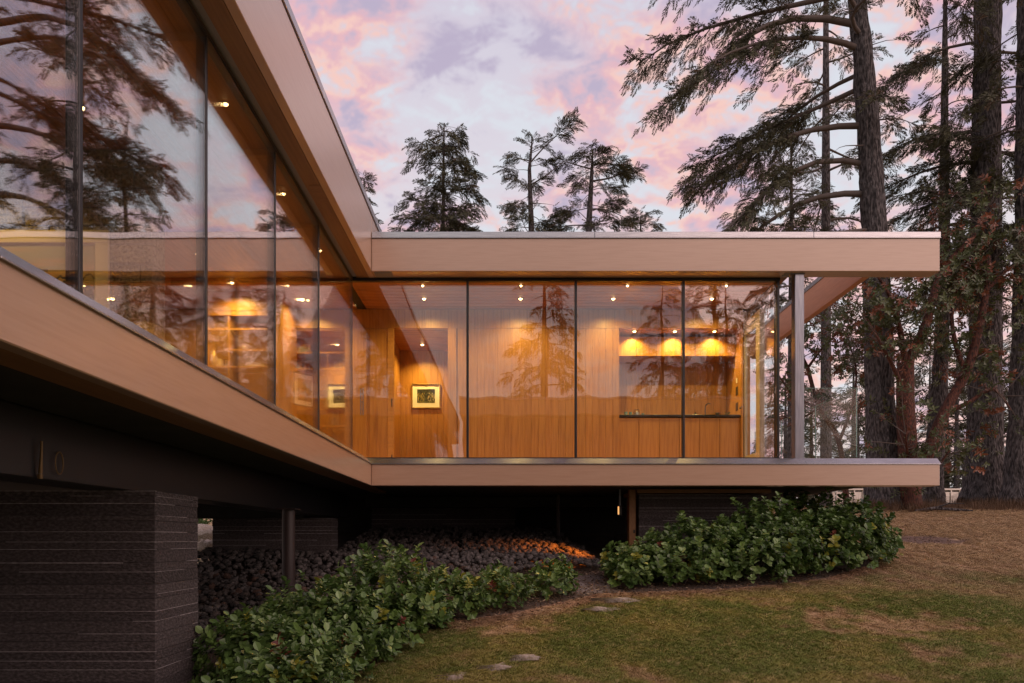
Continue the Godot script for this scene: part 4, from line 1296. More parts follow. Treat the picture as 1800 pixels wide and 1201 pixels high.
# ---------------------------------------------------------------- plants
func leaf_cluster(l: float, w: float, count: int, stem: float, droop: float) -> ArrayMesh:
	var m := Mb.new()
	for k in count:
		var a := k * 2.4
		var t := (k + 0.5) / count
		var o := Vector3(0, stem * t, 0)
		var out := Vector3(cos(a), 0, sin(a))
		var dir := (out * (1.15 - 0.55 * t) + Vector3.UP * (0.25 + 0.7 * t - droop)).normalized()
		var side := dir.cross(Vector3.UP).normalized() * w / 2
		var up := side.cross(dir).normalized()
		if up.y < 0:
			up = -up
		var ll := l * (0.75 + 0.25 * sin(k * 1.7))
		var ribs := []
		for q in [[0.06, 0.1], [0.32, 0.86], [0.62, 0.98], [0.85, 0.55], [1.0, 0.0]]:
			var c: Vector3 = o + dir * ll * q[0] - up * l * 0.14 * q[0] * q[0]
			ribs.append([c + side * q[1] + up * w * 0.14 * q[1], c, c - side * q[1] + up * w * 0.14 * q[1]])
		var nl := (up - side.normalized() * 0.3).normalized()
		var nr := (up + side.normalized() * 0.3).normalized()
		for q in 4:
			m.tri(ribs[q][0], ribs[q + 1][0], ribs[q + 1][1], nl, nl, nl)
			m.tri(ribs[q][0], ribs[q + 1][1], ribs[q][1], nl, nl, nl)
			m.tri(ribs[q][1], ribs[q + 1][1], ribs[q + 1][2], nr, nr, nr)
			m.tri(ribs[q][1], ribs[q + 1][2], ribs[q][2], nr, nr, nr)
	return m.mesh()

func shrub(called: String, label: String, lumps: Array, per_m2: float, cluster: Mesh, seed_: int, fresh: float) -> void:
	rng.seed = seed_
	var c0: Vector3 = lumps[0][0]
	var base := Vector3(c0.x, ground_y(c0.x, -c0.z), c0.z)
	var o := thing(called, label, "shrub", base, "leafy shrubs along the house")
	var where := []
	var cols := []
	var fn := noise(seed_ + 5, 2.2, 3)
	per_m2 *= 1.25
	for L in lumps:
		var c: Vector3 = L[0]
		var r: Vector3 = L[1]
		var area := 4.0 * PI * pow((pow(r.x * r.y, 1.6) + pow(r.x * r.z, 1.6) + pow(r.y * r.z, 1.6)) / 3.0, 1.0 / 1.6)
		for k in int(area * per_m2):
			var dir := Vector3(rng.randfn(), rng.randfn(), rng.randfn()).normalized()
			if dir.y < -0.55:
				continue
			var inner := rng.randf() < 0.35
			var shell := (rng.randf_range(0.5, 0.85) if inner else rng.randf_range(0.86, 1.1)) * (1.0 + 0.4 * fn.get_noise_3dv(dir * 1.2 + c))
			var p := c + dir * r * shell
			var deep := false
			for M in lumps:
				if M != L:
					var q: Vector3 = (p - M[0]) / M[1]
					if q.length() < 0.72:
						deep = true
			if deep or p.y < ground_y(p.x, -p.z) + 0.03:
				continue
			var up := (dir * 0.7 + Vector3.UP * 0.75 + Vector3(rng.randfn(), rng.randfn(), rng.randfn()) * 0.28).normalized()
			var side := up.cross(Vector3(rng.randfn(), rng.randfn(), rng.randfn())).normalized()
			var s := rng.randf_range(0.55, 1.35)
			where.append(Transform3D(Basis(side, up, side.cross(up)).scaled(Vector3.ONE * s), p))
			var g := Color(0.065, 0.125, 0.035).lerp(Color(0.15, 0.25, 0.06), rng.randf() * fresh)
			var pick := rng.randf()
			if pick < 0.03:
				g = Color(0.27, 0.28, 0.04)
			elif pick < 0.045:
				g = Color(0.14, 0.035, 0.02)
			elif pick < 0.16:
				g = Color(0.22, 0.33, 0.12)
			cols.append(g)
	copies("foliage", cluster, mats.leaf, where, cols, o)
	for L in lumps:
		for k in 4:
			var c: Vector3 = L[0]
			var r: Vector3 = L[1]
			var a := rng.randf() * TAU
			var foot := Vector3(c.x + 0.15 * cos(a), ground_y(c.x, -c.z) - 0.02, c.z + 0.15 * sin(a))
			var tip := c + Vector3(cos(a) * r.x * 0.7, r.y * rng.randf_range(0.2, 0.75), sin(a) * r.z * 0.7)
			var q := Mb.new()
			q.tube([foot, foot.lerp(tip, 0.5) + Vector3(0, 0.08, 0), tip], [0.012, 0.009, 0.004], 5)
			part("stem", q, mats.twig, o)

func lump_at(x: float, d: float, top: float, rx: float, rd: float) -> Array:
	var g := ground_y(x, d)
	var ry := (top - g) * 0.62
	return [P(x, top - ry, d), Vector3(rx, ry, rd)]

func shrubs() -> void:
	var cl := leaf_cluster(0.078, 0.05, 9, 0.1, 0.1)
	var big := leaf_cluster(0.09, 0.06, 8, 0.1, 0.05)
	shrub("leafy_shrub", "glossy green shrub at the foot of the big concrete pier", [lump_at(-2.15, 6.05, 0.88, 0.48, 0.42), lump_at(-1.72, 5.4, 0.66, 0.42, 0.38), lump_at(-1.65, 5.95, 0.72, 0.38, 0.34)], 130.0, cl, 501, 0.7)
	shrub("leafy_shrub", "glossy green shrub between the round column and the lawn", [lump_at(-1.82, 6.75, 1.1, 0.5, 0.45), lump_at(-2.35, 7.1, 0.86, 0.4, 0.35), lump_at(-1.5, 6.45, 0.8, 0.34, 0.32)], 130.0, cl, 502, 0.7)
	shrub("leafy_shrub", "tallest shrub of the left bed, pale green at its rounded top", [lump_at(-1.33, 7.5, 1.37, 0.52, 0.46), lump_at(-1.3, 6.95, 0.92, 0.36, 0.36)], 130.0, cl, 503, 1.0)
	shrub("leafy_shrub", "low shrub on the right flank of the tallest one in the left bed", [lump_at(-0.72, 8.1, 1.12, 0.42, 0.36), lump_at(-0.95, 7.65, 0.9, 0.3, 0.3)], 120.0, cl, 504, 0.75)
	shrub("leafy_shrub", "low dark shrub at the edge of the lawn below the dark middle wall", [lump_at(-0.12, 8.55, 1.14, 0.42, 0.34)], 130.0, cl, 505, 0.6)
	shrub("leafy_shrub", "small round shrub standing alone beside the gravel path", [lump_at(0.60, 8.95, 1.16, 0.22, 0.22), lump_at(0.78, 9.4, 1.27, 0.1, 0.1)], 150.0, cl, 506, 0.7)
	shrub("leafy_shrub", "lowest end of the hedge beside the slot lamp and post", [lump_at(1.9, 9.8, 1.5, 0.42, 0.42), lump_at(1.72, 9.5, 1.3, 0.26, 0.26)], 120.0, big, 507, 0.7)
	shrub("leafy_shrub", "second shrub of the hedge from the gravel path", [lump_at(2.75, 10.0, 1.78, 0.68, 0.52), lump_at(2.4, 9.7, 1.45, 0.5, 0.36)], 115.0, big, 508, 0.8)
	shrub("leafy_shrub", "third shrub of the hedge, before the dark concrete pier", [lump_at(3.85, 10.25, 2.02, 0.75, 0.55), lump_at(3.5, 9.9, 1.6, 0.55, 0.38)], 115.0, big, 509, 0.8)
	shrub("leafy_shrub", "broad rounded end of the hedge under the corner of the deck", [lump_at(5.15, 10.95, 2.16, 0.85, 0.7), lump_at(4.75, 10.45, 1.85, 0.6, 0.4), lump_at(5.75, 11.2, 1.85, 0.5, 0.55), lump_at(4.9, 11.4, 2.3, 0.45, 0.4)], 110.0, big, 510, 0.75)
	shrub("grey_shrub", "pale grey-green shrub beyond the house, seen through the gap beside the concrete pier", [[P(-10.0, 2.3, 23.0), Vector3(1.1, 0.9, 0.7)]], 60.0, big, 511, 0.9)

# a flat, spiky evergreen twig of length one along +X
func fir_spray(seed_: int) -> ArrayMesh:
	var r := RandomNumberGenerator.new()
	r.seed = seed_
	var m := Mb.new()
	for k in 15:
		var t := (k + 0.5) / 15.0
		var o := Vector3(t, -0.12 * t * t, 0)
		for s in [-1.0, 1.0]:
			var l := (0.40 * (1.0 - t * 0.75) + 0.06) * r.randf_range(0.7, 1.2)
			var dir := Vector3(0.75, r.randf_range(-0.5, 0.35), s * r.randf_range(0.6, 1.0)).normalized()
			var w := dir.cross(Vector3(r.randfn(), r.randfn() + 1.0, r.randfn())).normalized() * 0.028
			var nn := (Vector3.UP + Vector3(r.randfn(), 0, r.randfn()) * 0.4).normalized()
			var a := o + dir * l * 0.55
			m.tri(o, a + w, o + dir * l, nn, nn, nn)
			m.tri(o, o + dir * l, a - w, nn, nn, nn)
			var b := o + dir * l * 0.5
			var dir2 := (dir + Vector3(0.6, r.randf_range(-0.5, 0.2), 0)).normalized()
			m.tri(b, b + dir2 * l * 0.5 + w * 0.9, b + dir2 * l * 0.5 - w * 0.9, nn, nn, nn)
	return m.mesh()

func trunk_at(tr: Array, y: float) -> Array:
	for i in tr.size() - 1:
		var a = tr[i]
		var b = tr[i + 1]
		if y <= b[1] or i == tr.size() - 2:
			var t := clampf((y - a[1]) / (b[1] - a[1]), 0.0, 1.0)
			return [Vector3(lerpf(a[0], b[0], t), y, lerpf(a[2], b[2], t)), lerpf(a[3], b[3], t)]
	return [Vector3.ZERO, 0.1]

# tr: [x, y, z, radius] up the trunk; limbs: [height, azimuth, length, rise, droop, limb radius, first needles]
func conifer(called: String, label: String, tr: Array, limbs: Array, spray: Mesh, size: float, density: float, seed_: int, tone := 1.0, group := "", bark = null) -> Node3D:
	rng.seed = seed_
	var o := thing(called, label, "tree", Vector3(tr[0][0], tr[0][1], tr[0][2]), group)
	var pts := []
	var rad := []
	for i in tr.size():
		pts.append(Vector3(tr[i][0], tr[i][1], tr[i][2]))
		rad.append(tr[i][3])
	var tk := Mb.new()
	if rad[0] > 0.4:
		tk.bark(pts, rad, noise(seed_, 0.5, 3), 0.05)
	else:
		tk.tube(pts, rad, 14)
	part("trunk", tk, bark if bark else mats.bark, o)
	var where := []
	var cols := []
	var twigs := Mb.new()
	var gaps := noise(seed_ + 9, 0.75, 2)
	for L in limbs:
		var st := trunk_at(tr, L[0])
		var az := deg_to_rad(L[1])
		var dir := Vector3(cos(az), 0, sin(az))
		var len_: float = L[2]
		var p := []
		var r := []
		var wob := Vector3(rng.randfn(), rng.randfn() * 0.8, rng.randfn()) * len_ * 0.045
		for k in 8:
			var t := k / 7.0
			var q: Vector3 = st[0] + dir * len_ * t + Vector3.UP * len_ * (L[3] * t - L[4] * t * t) + wob * sin(t * 5.0)
			p.append(q)
			r.append(L[5] * 0.85 * (1.0 - 0.85 * t))
		var lm := Mb.new()
		lm.tube(p, r, 6)
		part("limb", lm, mats.twig, o)
		var n_sub := int(maxf(3.0, len_ * density))
		for k in n_sub:
			var t: float = lerpf(L[6], 1.0, (k + rng.randf()) / n_sub)
			if gaps.get_noise_1d(t * len_ + L[1] * 3.7 + L[0] * 11.0) < -0.16 and t < 0.93:
				continue
			var f := t * 7.0
			var i := mini(int(f), 6)
			var q: Vector3 = p[i].lerp(p[i + 1], f - i)
			var fwd: Vector3 = (p[i + 1] - p[i]).normalized()
			var s := 1.0 if k % 2 == 0 else -1.0
			var lat := fwd.cross(Vector3.UP).normalized() * s
			var sl := minf(len_ * 0.32, 1.5 * size + 0.25 * len_) * (1.15 - 0.75 * t) * rng.randf_range(0.55, 1.2) + size * 0.5
			var sd := (fwd * rng.randf_range(0.5, 0.9) + lat * rng.randf_range(0.3, 0.9) + Vector3.DOWN * rng.randf_range(-0.3, 0.42)).normalized()
			var n_sp := int(ceil(sl / (size * 0.42)))
			var tip := q + sd * sl + Vector3.DOWN * sl * sl * 0.16
			twigs.tube([q, q.lerp(tip, 0.5) + Vector3.UP * sl * 0.05, tip], [0.006 + L[5] * 0.12, 0.006, 0.003], 3, false)
			for j in n_sp:
				var u := (j + 0.6) / n_sp
				var at := q + sd * sl * u + Vector3.DOWN * sl * sl * 0.16 * u * u
				var ss := 1.0 if j % 2 == 0 else -1.0
				var hang := (sd + sd.cross(Vector3.UP).normalized() * ss * rng.randf_range(0.2, 0.8) + Vector3.DOWN * rng.randf_range(-0.25, 0.5) + Vector3(rng.randfn(), rng.randfn(), rng.randfn()) * 0.3).normalized()
				if j == n_sp - 1:
					hang = (sd + Vector3.DOWN * 0.3).normalized()
				var sz := hang.cross(Vector3.UP + Vector3(rng.randfn(), 0, rng.randfn()) * 0.5).normalized()
				where.append(Transform3D(Basis(hang, sz.cross(hang), sz).scaled(Vector3.ONE * size * rng.randf_range(0.7, 1.25)), at))
				var v := rng.randf_range(0.7, 1.45) * tone
				cols.append(Color(0.09 * v, 0.093 * v, 0.05 * v) if rng.randf() < 0.9 else Color(0.13 * v, 0.09 * v, 0.05 * v))
	part("twigs", twigs, mats.twig, o).set_meta("kind", "stuff")
	copies("foliage", spray, mats.needle, where, cols, o)
	return o

func auto_limbs(y0: float, y1: float, n: int, low: float, high: float, rise: float, droop: float, rad: float, first := 0.3) -> Array:
	var out := []
	for k in n:
		var t := (k + rng.randf() * 0.7) / n
		out.append([lerpf(y0, y1, t), k * 137.5 + rng.randf_range(-25, 25), lerpf(low, high, pow(t, 0.8)) * rng.randf_range(0.7, 1.15), rise + rng.randf_range(-0.1, 0.1), droop, rad * lerpf(1.0, 0.45, t), first])
	return out

func straight_trunk(x: float, d: float, top: float, r0: float, lean := 0.0) -> Array:
	var g := ground_y(x, d) - 0.15
	return [[x, g, -d, r0 * 1.55], [x, g + 0.5, -d, r0 * 1.15], [x + lean * 0.2, g + 2.0, -d, r0], [x + lean * 0.6, lerpf(g, top, 0.5), -d, r0 * 0.72], [x + lean, top, -d, 0.03]]

func trees() -> void:
	var sp := fir_spray(1)
	# the great fir beside the deck
	rng.seed = 61
	var g := ground_y(10.5, 19.0) - 0.15
	var t1 := [[10.56, g, -19.0, 0.72], [10.53, g + 0.45, -19.0, 0.53], [10.50, g + 1.4, -19.0, 0.43], [10.40, 5.5, -19.0, 0.37], [10.31, 8.7, -19.0, 0.335], [10.16, 11.85, -19.0, 0.30], [9.93, 15.0, -19.0, 0.255], [9.78, 16.6, -19.0, 0.225], [9.5, 21.0, -19.0, 0.15], [9.3, 26.5, -19.0, 0.03]]
	var l1 := [[15.9, 176, 5.7, 0.12, 0.52, 0.13, 0.32], [15.2, 160, 5.0, 0.10, 0.42, 0.11, 0.35], [13.1, 183, 4.9, -0.02, 0.30, 0.11, 0.3], [12.0, 172, 5.2, -0.1, 0.38, 0.10, 0.3], [11.2, 190, 4.4, -0.02, 0.30, 0.11, 0.35], [10.2, 168, 3.6, 0.0, 0.28, 0.07, 0.4],
		[16.8, 190, 5.4, 0.15, 0.40, 0.12, 0.3], [17.6, 165, 5.2, 0.15, 0.42, 0.11, 0.3], [16.2, 130, 4.2, 0.1, 0.40, 0.09, 0.3], [14.2, 205, 4.6, 0.0, 0.34, 0.09, 0.3], [17.2, 5, 3.2, 0.1, 0.6, 0.06, 0.3],
		[13.2, 20, 1.4, 0.1, 0.4, 0.03, 0.1], [13.6, 95, 1.5, 0.0, 0.5, 0.04, 0.2], [12.6, 150, 1.4, -0.1, 0.4, 0.03, 0.2], [15.6, 110, 3.6, 0.05, 0.42, 0.08, 0.3], [14.6, 230, 4.0, 0.05, 0.36, 0.08, 0.3]]
	l1 += auto_limbs(18.2, 26.0, 20, 4.8, 1.0, 0.12, 0.35, 0.09)
	conifer("fir_tree", "great leaning fir with long drooping limbs beside the end of the deck", t1, l1, sp, 0.36, 8.2, 611, 1.0)
	# thin trunk and small fir behind its limbs
	rng.seed = 62
	conifer("fir_tree", "thin straight fir trunk seen beyond the steel column, its crown above the picture", straight_trunk(14.05, 30.0, 33.0, 0.24), auto_limbs(15.5, 32.0, 26, 4.2, 0.8, 0.05, 0.30, 0.07, 0.2), sp, 0.48, 4.2, 612, 0.95)
	rng.seed = 63
	conifer("fir_tree", "smaller fir behind the roof edge with a dense skirt of hanging branches", straight_trunk(14.2, 34.0, 23.0, 0.2), auto_limbs(13.0, 22.6, 34, 5.0, 0.6, 0.0, 0.32, 0.06, 0.15), sp, 0.5, 4.6, 613, 0.95)
	# the two big trunks at the right
	rng.seed = 64
	var t4 := [[14.72, ground_y(14.7, 21.0) - 0.2, -21.0, 0.86], [14.71, 3.2, -21.0, 0.60], [14.72, 4.4, -21.0, 0.50], [14.74, 7.5, -21.0, 0.43], [14.76, 12.0, -21.0, 0.39], [14.8, 18.2, -21.0, 0.34], [14.8, 30.0, -21.0, 0.05]]
	var l4 := [[9.8, 190, 2.8, -0.05, 0.25, 0.06, 0.2], [10.6, 170, 3.3, 0.0, 0.3, 0.07, 0.2], [11.4, 185, 3.6, 0.0, 0.3, 0.07, 0.2], [12.3, 165, 3.2, 0.05, 0.3, 0.07, 0.2], [13.2, 195, 3.4, 0.1, 0.3, 0.07, 0.2], [14.1, 175, 3.3, 0.1, 0.35, 0.07, 0.2], [16.9, 182, 3.4, 0.05, 0.5, 0.06, 0.25], [12.0, 20, 2.4, 0.0, 0.3, 0.06, 0.2], [13.6, 350, 2.4, 0.0, 0.3, 0.06, 0.2], [15.0, 30, 2.5, 0.0, 0.3, 0.06, 0.2], [16.6, 10, 2.6, 0.0, 0.3, 0.06, 0.2], [11.0, 100, 1.6, 0.0, 0.4, 0.05, 0.2], [13.8, 80, 1.6, 0.0, 0.4, 0.05, 0.2], [15.8, 110, 2.0, 0.0, 0.4, 0.05, 0.2]]
	l4 += auto_limbs(8.8, 15.0, 11, 3.0, 2.4, 0.0, 0.3, 0.05, 0.2)
	l4 += auto_limbs(18.2, 29.0, 16, 3.8, 1.0, 0.1, 0.35, 0.07)
	conifer("fir_tree", "massive furrowed fir trunk with dry grass at its foot near the right edge", t4, l4, sp, 0.38, 7.2, 614, 0.9)
	rng.seed = 65
	var t5 := [[14.62, ground_y(14.6, 19.5) - 0.2, -19.5, 0.6], [14.70, 3.2, -19.5, 0.42], [14.76, 5.0, -19.5, 0.34], [14.86, 9.0, -19.5, 0.31], [14.95, 17.0, -19.5, 0.27], [14.9, 28.0, -19.5, 0.05]]
	conifer("fir_tree", "tall fir trunk cut by the right edge of the picture", t5, auto_limbs(9.6, 17.5, 15, 2.5, 2.6, -0.05, 0.35, 0.05, 0.2) + auto_limbs(18.0, 27.0, 12, 3.4, 1.0, 0.1, 0.35, 0.07), sp, 0.42, 6.5, 615, 0.9)
	rng.seed = 66
	conifer("fir_tree", "slim grey trunk between the red-barked tree and the massive fir", [[14.3, ground_y(14.4, 23.0) - 0.2, -23.0, 0.42], [14.4, 3.6, -23.0, 0.29], [14.55, 6.0, -23.0, 0.25], [14.75, 10.0, -23.0, 0.2], [14.8, 22.0, -23.0, 0.03]], auto_limbs(7.5, 21.0, 30, 2.8, 0.8, 0.0, 0.3, 0.05, 0.2), sp, 0.44, 5.2, 616, 0.9)
	# behind the roof
	var sb := fir_spray(2)
	rng.seed = 67
	var tb := straight_trunk(-3.35, 34.0, 22.3, 0.22, 0.25)
	var lb := [[21.7, 200, 1.7, 0.1, 0.3, 0.04, 0.1], [21.9, 5, 1.3, 0.05, 0.9, 0.04, 0.1], [21.2, 350, 1.5, 0.1, 0.9, 0.04, 0.2], [20.9, 175, 1.3, 0.0, 0.4, 0.04, 0.2]]
	lb += auto_limbs(12.5, 20.6, 62, 3.9, 1.3, 0.05, 0.16, 0.05, 0.1) + auto_limbs(20.6, 22.2, 14, 1.0, 0.7, 0.1, 0.4, 0.03, 0.1)
	conifer("fir_tree", "dark dense fir with a bent top, leftmost of the trees behind the roof", tb, lb, sb, 0.5, 8.0, 617, 0.9)
	rng.seed = 68
	var tc := [[1.1, 2.9, -34.0, 0.3], [1.15, 12.0, -34.0, 0.2], [1.25, 17.0, -34.0, 0.15], [1.15, 20.0, -34.0, 0.09], [1.3, 21.6, -34.0, 0.03]]
	var lc := [[20.3, 25, 2.3, 0.75, 0.05, 0.05, 0.45], [19.2, 20, 2.2, 0.5, 0.05, 0.05, 0.4], [20.4, 200, 0.9, 0.5, 0.1, 0.04, 0.2]]
	lc += auto_limbs(12.5, 20.9, 38, 2.1, 1.0, 0.3, 0.12, 0.045, 0.45) + auto_limbs(20.8, 21.5, 6, 0.8, 0.5, 0.5, 0.1, 0.03, 0.1)
	conifer("fir_tree", "open-crowned tree with bare forked limbs behind the middle of the roof", tc, lc, sb, 0.42, 9.5, 618, 0.95)
	rng.seed = 69
	var td := [[4.05, 2.9, -34.0, 0.3], [4.05, 12.0, -34.0, 0.2], [4.1, 17.0, -34.0, 0.16], [4.25, 19.6, -34.0, 0.1], [4.3, 21.0, -34.0, 0.03]]
	var ld := [[19.4, 8, 2.3, 0.35, 0.25, 0.06, 0.35], [20.2, 350, 2.1, 0.25, 0.3, 0.05, 0.35], [20.0, 175, 1.7, 0.3, 0.1, 0.05, 0.35], [18.0, 5, 2.0, 0.0, 0.3, 0.05, 0.35], [17.2, 185, 1.6, 0.1, 0.1, 0.05, 0.4]]
	ld += auto_limbs(12.5, 20.4, 36, 2.3, 1.2, 0.2, 0.15, 0.045, 0.35) + auto_limbs(20.3, 20.95, 8, 1.2, 0.6, 0.3, 0.15, 0.03, 0.1)
	conifer("fir_tree", "spreading tree with a flat wind-swept top right of the open-crowned one", td, ld, sb, 0.42, 9.5, 619, 0.95)
	rng.seed = 70
	conifer("fir_tree", "small treetop just showing over the roof right of the wind-swept tree", [[7.0, 2.8, -36.0, 0.25], [7.0, 14.0, -36.0, 0.15], [7.1, 18.6, -36.0, 0.03]], auto_limbs(12.5, 18.6, 32, 2.4, 0.9, 0.2, 0.15, 0.04, 0.2) + auto_limbs(18.2, 18.7, 7, 0.7, 0.4, 0.5, 0.1, 0.02, 0.0), sb, 0.42, 8.0, 620, 0.95)
	rng.seed = 71
	conifer("fir_tree", "treetop half hidden behind the roof edge of the long wing", [[-7.7, 2.8, -36.0, 0.25], [-7.6, 14.0, -36.0, 0.16], [-7.5, 20.6, -36.0, 0.03]], auto_limbs(12.5, 20.5, 40, 1.7, 0.3, 0.1, 0.25, 0.04, 0.15) + auto_limbs(20.0, 20.6, 8, 0.5, 0.3, 0.5, 0.1, 0.02, 0.0), sb, 0.42, 5.0, 621, 0.95)
	rng.seed = 72
	conifer("fir_tree", "low treetop behind the inner corner of the two roofs", [[-5.7, 2.8, -36.0, 0.2], [-5.6, 18.0, -36.0, 0.03]], auto_limbs(12.0, 18.0, 28, 1.6, 0.4, 0.2, 0.2, 0.04, 0.15), sb, 0.46, 5.0, 622, 0.95)
	madrones()
	# distant tree line
	rng.seed = 80
	var far := []
	for k in 2:
		var gx := 31.0 + 5.0 * k
		var tr := straight_trunk(gx, 58.0, 15.5 + 2.0 * k, 0.22)
		far.append(conifer("forest_tree", "", tr, auto_limbs(2.6, 15.2 + 2.0 * k, 40, 3.0, 0.5, 0.0, 0.25, 0.05, 0.1), sb, 1.1, 2.5, 640 + k, 0.8, "distant tree line"))
	var spots := [[22.5, 55.0, 0.85], [25.0, 60.0, 0.95], [26.8, 52.0, 0.7], [31.0, 58.0, 1.0], [33.0, 50.0, 0.85], [36.0, 58.0, 1.0], [37.5, 54.0, 0.9], [40.0, 62.0, 1.05], [41.5, 55.0, 0.95], [44.5, 60.0, 1.1], [47.0, 56.0, 0.95], [29.5, 66.0, 1.0], [34.6, 68.0, 1.1], [50.0, 62.0, 1.1]]
	var order := ["first", "second", "third", "fourth", "fifth", "sixth", "seventh", "eighth", "ninth", "tenth", "eleventh", "twelfth", "thirteenth", "fourteenth"]
	var ranked := range(spots.size())
	ranked.sort_custom(func(a, b): return spots[a][0] / spots[a][1] < spots[b][0] / spots[b][1])
	for i in spots.size():
		var s = spots[ranked[i]]
		var t: Node3D = far[i] if i < 2 else far[i % 2].duplicate()
		if i >= 2:
			t.name = numbered("forest_tree")
			add_child(t)
		t.position = P(s[0], ground_y(s[0], s[1]) - 0.2, s[1])
		t.rotation.y = i * 1.3
		t.scale = Vector3(1.25, 1.12, 1.25) * float(s[2])
		metas(t, "dark conifer, %s from the left in the distant tree line beyond the lawn" % order[i], "tree", "distant tree line")
	# trees behind the photographer, mirrored in the gallery glass
	rng.seed = 81
	var bt := conifer("fir_tree", "tall fir behind the photographer, mirrored in the second and third panes", straight_trunk(2.6, -24.0, 21.0, 0.4), auto_limbs(2.5, 20.6, 52, 4.6, 1.0, 0.05, 0.28, 0.08, 0.15), sb, 0.8, 3.8, 650, 0.9, "firs mirrored in the gallery glass")
	var bs := [[10.5, -25.0, 0.9, "fir behind the photographer, mirrored in the last pane beside the column"], [15.5, -30.0, 1.1, "farthest right of the firs behind the photographer"], [13.0, -19.5, 0.8, "nearest fir behind the photographer, mirrored over the kitchen niche"], [14.6, -16.5, 0.8, "fir behind the photographer, mirrored beside the glass door"], [17.0, -21.0, 0.95, "fir behind the photographer, mirrored past the end of the gallery"]]
	for s in bs:
		var t: Node3D = bt.duplicate()
		t.name = numbered("fir_tree")
		add_child(t)
		t.position = P(s[0], ground_y(s[0], s[1]) - 0.2, s[1])
		t.rotation.y = s[0]
		t.scale = Vector3.ONE * float(s[2])
		metas(t, s[3], "tree", "firs mirrored in the gallery glass")

# red-barked broadleaf: limbs are [points, first radius]
func broadleaf(called: String, label: String, limbs: Array, cluster: Mesh, seed_: int, twigs_per_m: float, red: float) -> void:
	rng.seed = seed_
	var first: Vector3 = limbs[0][0][0]
	var o := thing(called, label, "tree", first)
	var where := []
	var cols := []
	var tw := Mb.new()
	for i in limbs.size():
		var p: Array = limbs[i][0]
		var cv := Curve3D.new()
		for k in p.size():
			var a: Vector3 = p[maxi(k - 1, 0)]
			var b: Vector3 = p[mini(k + 1, p.size() - 1)]
			cv.add_point(p[k], (a - b) * 0.16, (b - a) * 0.16)
		var len_ := cv.get_baked_length()
		var q := []
		var r := []
		var n := int(maxf(6.0, len_ * 2.5))
		for k in n + 1:
			q.append(cv.sample_baked(len_ * k / n))
			r.append(float(limbs[i][1]) * lerpf(1.0, float(limbs[i][2]), float(k) / n) * (1.25 if i == 0 and k == 0 else 1.0))
		var m := Mb.new()
		m.tube(q, r, 10)
		part("trunk" if i == 0 else "limb", m, mats.red_bark, o)
		var from: float = limbs[i][3]
		for k in int(len_ * (1.0 - from) * twigs_per_m):
			var t := rng.randf_range(from, 1.0)
			var s := cv.sample_baked(len_ * t)
			var dir := Vector3(rng.randfn(), rng.randfn() * 0.6 + 0.25, rng.randfn()).normalized()
			var l := rng.randf_range(0.5, 1.3)
			var e := s + dir * l + Vector3.UP * 0.15
			tw.tube([s, s.lerp(e, 0.5) + Vector3(rng.randfn(), rng.randfn(), rng.randfn()) * 0.08, e], [0.018, 0.012, 0.005], 4, false)
			for j in rng.randi_range(7, 13):
				var at := e + Vector3(rng.randfn(), rng.randfn() * 0.7, rng.randfn()) * 0.24
				if rng.randf() < 0.3:
					at = s.lerp(e, rng.randf_range(0.4, 1.0)) + Vector3(rng.randfn(), rng.randfn(), rng.randfn()) * 0.1
				var up := (at - s + Vector3(rng.randfn(), rng.randfn(), rng.randfn()) * 0.4).normalized()
				var side := up.cross(Vector3(rng.randfn(), rng.randfn(), rng.randfn())).normalized()
				where.append(Transform3D(Basis(side, up, side.cross(up)).scaled(Vector3.ONE * rng.randf_range(0.8, 1.3)), at))
				var v := rng.randf_range(0.7, 1.3)
				cols.append((Color(0.2, 0.075, 0.04) if rng.randf() < red else Color(0.09, 0.11, 0.045)) * v)
	part("twigs", tw, mats.twig, o).set_meta("kind", "stuff")
	copies("foliage", cluster, mats.leaf, where, cols, o)

